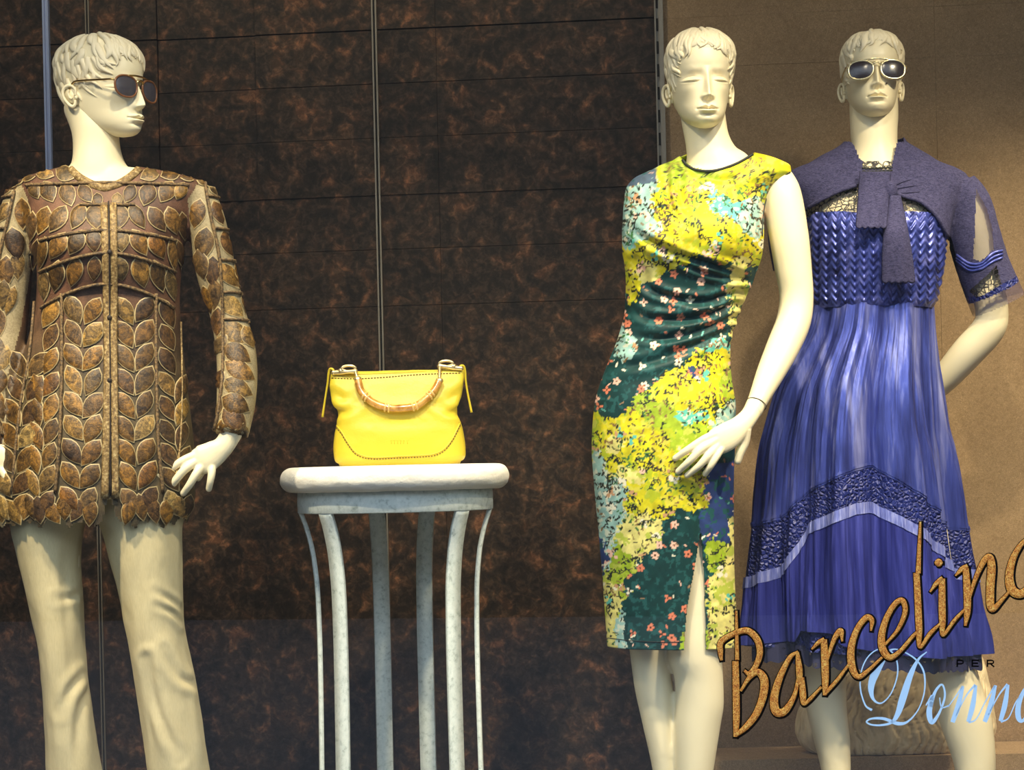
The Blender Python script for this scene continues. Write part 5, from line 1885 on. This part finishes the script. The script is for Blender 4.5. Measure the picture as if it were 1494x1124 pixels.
# gold clasps
for end, top, anchor in ((hc[0], (519.5, 546), (488, 546)), (hc[-1], (642, 541), (672, 541))):
    acc = Acc()
    pt = onbag(top[0], top[1], 0.010)
    pa = onbag(anchor[0], anchor[1], 0.006)
    acc.add(*ellipsoid(end, (0.0088, 0.0088, 0.0075), n=16, m=10))
    acc.add(*tube([end, (end + pt) / 2 + (0, -0.002, 0), pt], [0.004, 0.003, 0.0045], 10, 12))
    d_ = pa - pt
    # snap hook: elongated ring and swivel
    q = np.linspace(0, 2 * np.pi, 30)
    mid = pt + d_ * 0.30 + np.array([0, -0.002, 0.007])
    acc.add(*tube(np.stack([mid[0] + 0.0145 * np.cos(q), mid[1] + 0 * q, mid[2] + 0.0058 * np.sin(q)], -1), 0.0028, 8, caps=False))
    acc.add(*tube([pt, pt + d_ * 0.35 + (0, -0.003, 0), pt + d_ * 0.62, pa], [0.0055, 0.0042, 0.006, 0.0045], 10, 24))
    acc.add(*ellipsoid(pt + d_ * 0.62 + (0, 0, 0.002), (0.0085, 0.007, 0.0068), n=14, m=10))
    acc.add(*ellipsoid(pa, (0.005, 0.005, 0.005), n=14, m=10))
    acc.add(*ellipsoid(pt, (0.0055, 0.0055, 0.0055), n=14, m=10))
    acc.build('clasp', M['brass'], bag)
# leather loops with hanging ends on both sides
for pts in ([(488, 547), (486, 540), (481.5, 539), (479.5, 546), (478, 560), (474.5, 582), (470.5, 609)], [(668, 541), (672, 534.5), (676.5, 535), (678.5, 543), (679.5, 556), (682.5, 575), (688, 602)]):
    p = np.array([P(x, y, YB - 0.012 + 0.004 * i) for i, (x, y) in enumerate(pts)])
    mk('side_tab', *tube(p, [0.0026, 0.0028, 0.0028, 0.0028, 0.0024, 0.0022, 0.0026], 10, 50, flat=1.5, axis=(0, 1, 0)), M['leather'], bag)

# ---------------------------------------------------------------- crinkled cream pouch behind the legs
YP = 4.385
po = thing('pouch_bag', 'large crinkled cream leather pouch on the felt step behind bare legs', 'bag', (float(P(1305, 1100, YP)[0]), YP, STEP_Z))
prow = [(930, 1275, 1402, 0.020, 0.02), (942, 1262, 1418, 0.035, 0.03), (960, 1236, 1432, 0.05, 0.045), (985, 1202, 1440, 0.064, 0.055), (1010, 1178, 1445, 0.074, 0.062), (1040, 1163, 1450, 0.08, 0.068), (1062, 1160, 1452, 0.082, 0.07), (1082, 1167, 1448, 0.078, 0.066),
        (1096, 1186, 1436, 0.068, 0.06), (1105, 1220, 1410, 0.05, 0.045)]


def crk(V, a, py):
    u = a * 11 + 1.2 * fbm(a * 5, py / 30.0, 4, 3)
    w = u + 0.35 * np.sin(py / 9.0 + 5 * fbm(a * 3, py / 60.0, 8, 2))
    r1 = np.abs(((w * 1.0) % 1.0) - 0.5)
    g = vnoise(np.floor(w) * 3.7, py / 16.0, 9)
    return -0.010 * np.exp(-(r1 / 0.09) ** 2) * (0.3 + 0.7 * g) + 0.004 * (fbm(a * 12, py / 14.0, 11, 3) - 0.5)


LP = TLoft(prow, YP, e=0.85)
V, a, pyv = LP.grid(420, 170, disp=crk)
V[..., 2] = np.maximum(V[..., 2], STEP_Z + 0.001)
Fc = gfaces(170, 420).tolist() + [list(range(169 * 420, 170 * 420)), list(range(420))]
mk('pouch', V, Fc, M['pouch'], po)
# gathered top with a ruffle
q = np.linspace(0, 2 * np.pi, 120)
c_ = P(1338, 930, YP)
rows_ = []
for s_ in np.linspace(0, 1, 8):
    r_ = 0.098 - 0.012 * math.sin(s_ * 3.1) + 0.006 * s_ + 0.004 * np.sin(q * 24) * s_
    rows_.append(np.stack([c_[0] + r_ * np.cos(q), YP + 0.21 * r_ * np.sin(q), c_[2] + 0.03 * s_ + 0 * q], -1))
mk('ruffle', np.array(rows_), gfaces(8, 120), M['pouch'], po)
# ---------------------------------------------------------------- lettering on the pane
def gpt(x, y, d):
    """pixel on the pane, d in front of its middle plane (towards the street)"""
    return planept(x, y, GLASS_Y - d / cA)


def stroke(acc, pts, d0, d1, m, grow=0.0, flatcap=False, res=None, dome=True):
    p = np.array(pts, float)
    if flatcap:
        q = p
    else:
        q = catmull(p, res or max(16, 7 * len(p)))
    w = np.maximum(q[:, 2], 0.8) / 2 + grow
    t = np.gradient(q[:, :2], axis=0)
    t /= np.linalg.norm(t, axis=1)[:, None] + 1e-9
    if grow or flatcap:
        q = q.copy()
        q[0, :2] -= t[0] * grow
        q[-1, :2] += t[-1] * grow
    n = np.stack([-t[:, 1], t[:, 0]], -1)
    V = []
    secs = ((-1, d0), (-1, d0 + 0.6 * (d1 - d0)), (-0.55, d1), (0.55, d1), (1, d0 + 0.6 * (d1 - d0)), (1, d0)) if dome else ((-1, d0), (-1, d1), (1, d1), (1, d0))
    for s_, d in secs:
        xy = q[:, :2] + n * (w * s_)[:, None]
        V.append(gpt(xy[:, 0], xy[:, 1], d))
    k_ = len(secs)
    V = np.stack(V, 1)
    Fc = gfaces(len(q), k_).tolist() + [list(range(k_)), list(range((len(q) - 1) * k_, len(q) * k_))]
    acc.add(V.reshape(-1, 3), Fc, m)


def A_(pts, ox=1034.0):
    return [(ox + x / 3.404, 760 + y / 3.404, w / 3.404) for x, y, w in pts]


def B_(pts):
    return A_(pts, 1254.0)


letters = {
    'B': [A_([(63, 692, 10), (58, 650, 22), (62, 602, 24), (120, 564, 22), (190, 546, 26), (240, 590, 28), (254, 655, 26), (236, 718, 22), (202, 760, 18), (178, 746, 8)]),
          A_([(137, 450, 7), (139, 560, 12), (141, 690, 16)]),
          A_([(133, 700, 26), (136, 850, 30), (137, 1000, 28), (131, 1072, 12)]),
          A_([(160, 845, 8), (200, 782, 18), (243, 752, 28), (275, 792, 36), (270, 870, 34), (236, 960, 30), (186, 1024, 26), (136, 1066, 14)])],
    'a': [A_([(442, 652, 8), (402, 682, 18), (352, 782, 28), (325, 880, 36), (335, 948, 38), (378, 945, 32), (425, 870, 18), (446, 780, 12)]),
          A_([(440, 655, 12), (449, 735, 28), (452, 812, 20)]),
          A_([(462, 782, 20), (468, 868, 28), (471, 912, 12), (505, 885, 14), (558, 828, 8)])],
    'r': [A_([(513, 638, 5), (545, 606, 16), (572, 590, 16)]), A_([(572, 592, 26), (577, 700, 32), (579, 800, 28), (575, 866, 12)]),
          A_([(586, 700, 8), (622, 592, 18), (655, 548, 24), (663, 598, 5)]), A_([(578, 860, 14), (640, 790, 14), (698, 712, 8)])],
    'c': [A_([(806, 545, 5), (810, 495, 20), (782, 482, 24), (737, 540, 24), (708, 630, 30), (711, 722, 32), (742, 776, 22), (795, 742, 14), (860, 680, 8)])],
    'e': [B_([(128, 615, 8), (190, 542, 14), (226, 455, 20), (214, 398, 22), (178, 412, 22), (135, 482, 24), (110, 570, 30), (116, 640, 32), (152, 680, 26), (202, 648, 16), (262, 578, 14), (292, 548, 8)])],
    'l': [B_([(302, 8, 6), (297, 130, 14), (292, 260, 20)]), B_([(283, 262, 26), (290, 400, 28), (296, 540, 28), (300, 630, 12), (350, 562, 16), (405, 508, 8)])],
    'i': [B_([(352, 352, 5), (382, 312, 18), (412, 286, 18)]), B_([(410, 290, 26), (410, 400, 30), (412, 500, 28), (415, 570, 12), (470, 497, 14), (522, 442, 8)]), B_([(375, 209, 4), (378, 209, 20), (385, 209, 31), (393, 209, 35), (401, 209, 31), (408, 209, 20), (411, 209, 4)])],
    'n': [B_([(478, 272, 5), (510, 240, 20), (535, 225, 14)]), B_([(528, 240, 26), (535, 350, 32), (535, 450, 28), (526, 520, 8)]),
          B_([(542, 400, 8), (572, 300, 16), (612, 210, 24), (645, 180, 28), (656, 230, 36), (650, 330, 36), (650, 418, 34), (664, 440, 24), (702, 400, 16), (748, 348, 8)])],
    'o': [B_([(835, 90, 14), (800, 122, 20), (762, 190, 28), (744, 275, 36), (758, 345, 42), (806, 362, 36), (858, 305, 26), (878, 205, 22), (858, 120, 20), (835, 92, 12)])],
}
sg = thing('window_lettering', 'raised gold script letters with black edges and a painted shadow side rising across the window pane', 'sign', Vector(gpt(1260, 900, 0.004)))
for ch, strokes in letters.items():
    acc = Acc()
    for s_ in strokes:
        stroke(acc, [(x + 1.0, y + 0.8, w) for x, y, w in s_], 0.0032, 0.0052, 1, 2.9, dome=False)  # black edge, widened and shifted right-down as the letters' shadow side
    for s_ in strokes:
        stroke(acc, s_, 0.0050, 0.0086, 0, 0.7)
    acc.build('letter', [M['gold'], M['edge_shadow']], sg, False)

dn = thing('window_lettering', 'pale blue flowing script word painted on the window pane', 'sign', Vector(gpt(1370, 1030, 0.004)))
donna = {
    'D': [B_([(334, 652, 5), (292, 690, 12), (252, 770, 28), (216, 880, 36), (190, 960, 26), (160, 1002, 14), (110, 1016, 10), (60, 1014, 8), (35, 1000, 8), (60, 984, 10), (120, 984, 14), (190, 1008, 18), (240, 998, 10), (292, 938, 6), (322, 850, 7), (320, 755, 9), (280, 690, 8), (212, 648, 7), (165, 640, 8), (130, 668, 26), (88, 735, 42), (58, 820, 32), (68, 886, 14), (110, 906, 7), (160, 852, 6), (190, 752, 7), (172, 665, 7), (110, 636, 6), (50, 668, 6), (12, 738, 6), (4, 830, 7), (28, 915, 8), (62, 942, 12)])],
    'o': [B_([(330, 918, 6), (362, 872, 16), (346, 950, 28), (360, 1002, 22), (396, 955, 12), (424, 872, 10), (410, 815, 9), (376, 850, 14), (352, 925, 20)]), B_([(398, 880, 5), (408, 928, 6), (446, 918, 6)])],
    'n': [B_([(440, 925, 5), (480, 870, 6), (512, 822, 9)]), B_([(514, 822, 14), (490, 920, 26), (462, 1002, 22)]), B_([(478, 970, 5), (530, 870, 7), (575, 815, 12)]), B_([(578, 818, 14), (562, 920, 26), (540, 1000, 20)]), B_([(542, 1004, 10), (580, 985, 6), (625, 900, 6), (672, 820, 9)])],
    'n.': [B_([(676, 818, 14), (652, 915, 26), (622, 1000, 22)]), B_([(640, 965, 5), (690, 870, 7), (735, 812, 12)]), B_([(738, 815, 14), (722, 915, 26), (700, 996, 20)]), B_([(702, 1000, 10), (740, 980, 6), (775, 905, 6), (800, 870, 6)])],
    'a': [B_([(850, 830, 8), (820, 840, 16), (790, 915, 26), (790, 980, 26), (815, 990, 14), (860, 900, 8)]), B_([(880, 820, 14), (864, 915, 26), (846, 990, 20), (880, 980, 6)])],
}
for ch, strokes in donna.items():
    acc = Acc()
    for s_ in strokes:
        stroke(acc, s_, 0.0032, 0.0046, 0, dome=False, res=max(20, 10 * len(s_)))
    acc.build('letter', M['blue_letter'], dn, False)

pr = thing('window_lettering', 'small black widely spaced capitals above the pale blue script', 'sign', Vector(gpt(1423, 968, 0.004)))


def caps(ox, segs):
    acc = Acc()
    for s_ in segs:
        stroke(acc, [(ox + x, 963 + y, 2.2) for x, y in s_], 0.0048, 0.0060, 0, 0.0, flatcap=True, dome=False)
    acc.build('letter', M['black_letter'], pr, False)


caps(1395.5, [[(1.1, 0), (1.1, 10.6)], [(0, 1), (7, 1), (9.6, 2.2), (9.6, 4.8), (7, 6), (0, 6)]])
caps(1417.5, [[(1.1, 0), (1.1, 10.6)], [(0, 0.9), (10.5, 0.9)], [(0, 5.2), (9.5, 5.2)], [(0, 9.6), (10.5, 9.6)]])
caps(1439.5, [[(1.1, 0), (1.1, 10.6)], [(0, 1), (7.5, 1), (10, 2.2), (10, 4.6), (7.5, 5.8), (0, 5.8)], [(5.5, 5.8), (11, 10.6)]])

# ---------------------------------------------------------------- the street the pane mirrors
struct(mk('ground', *box(0, -6.0, -0.75, 60, 17.0, 0.1), Mat('grey_pavement', (0.15, 0.15, 0.165), 0.8).m, smooth=False), 'grey pavement outside the shop')
struct(mk('wall_street', *box(0, -14.5, 3.4, 60, 0.4, 8.4), Mat('dark_brick_facade', (0.05, 0.045, 0.04), 0.8).m, smooth=False), 'dark facade across the street')
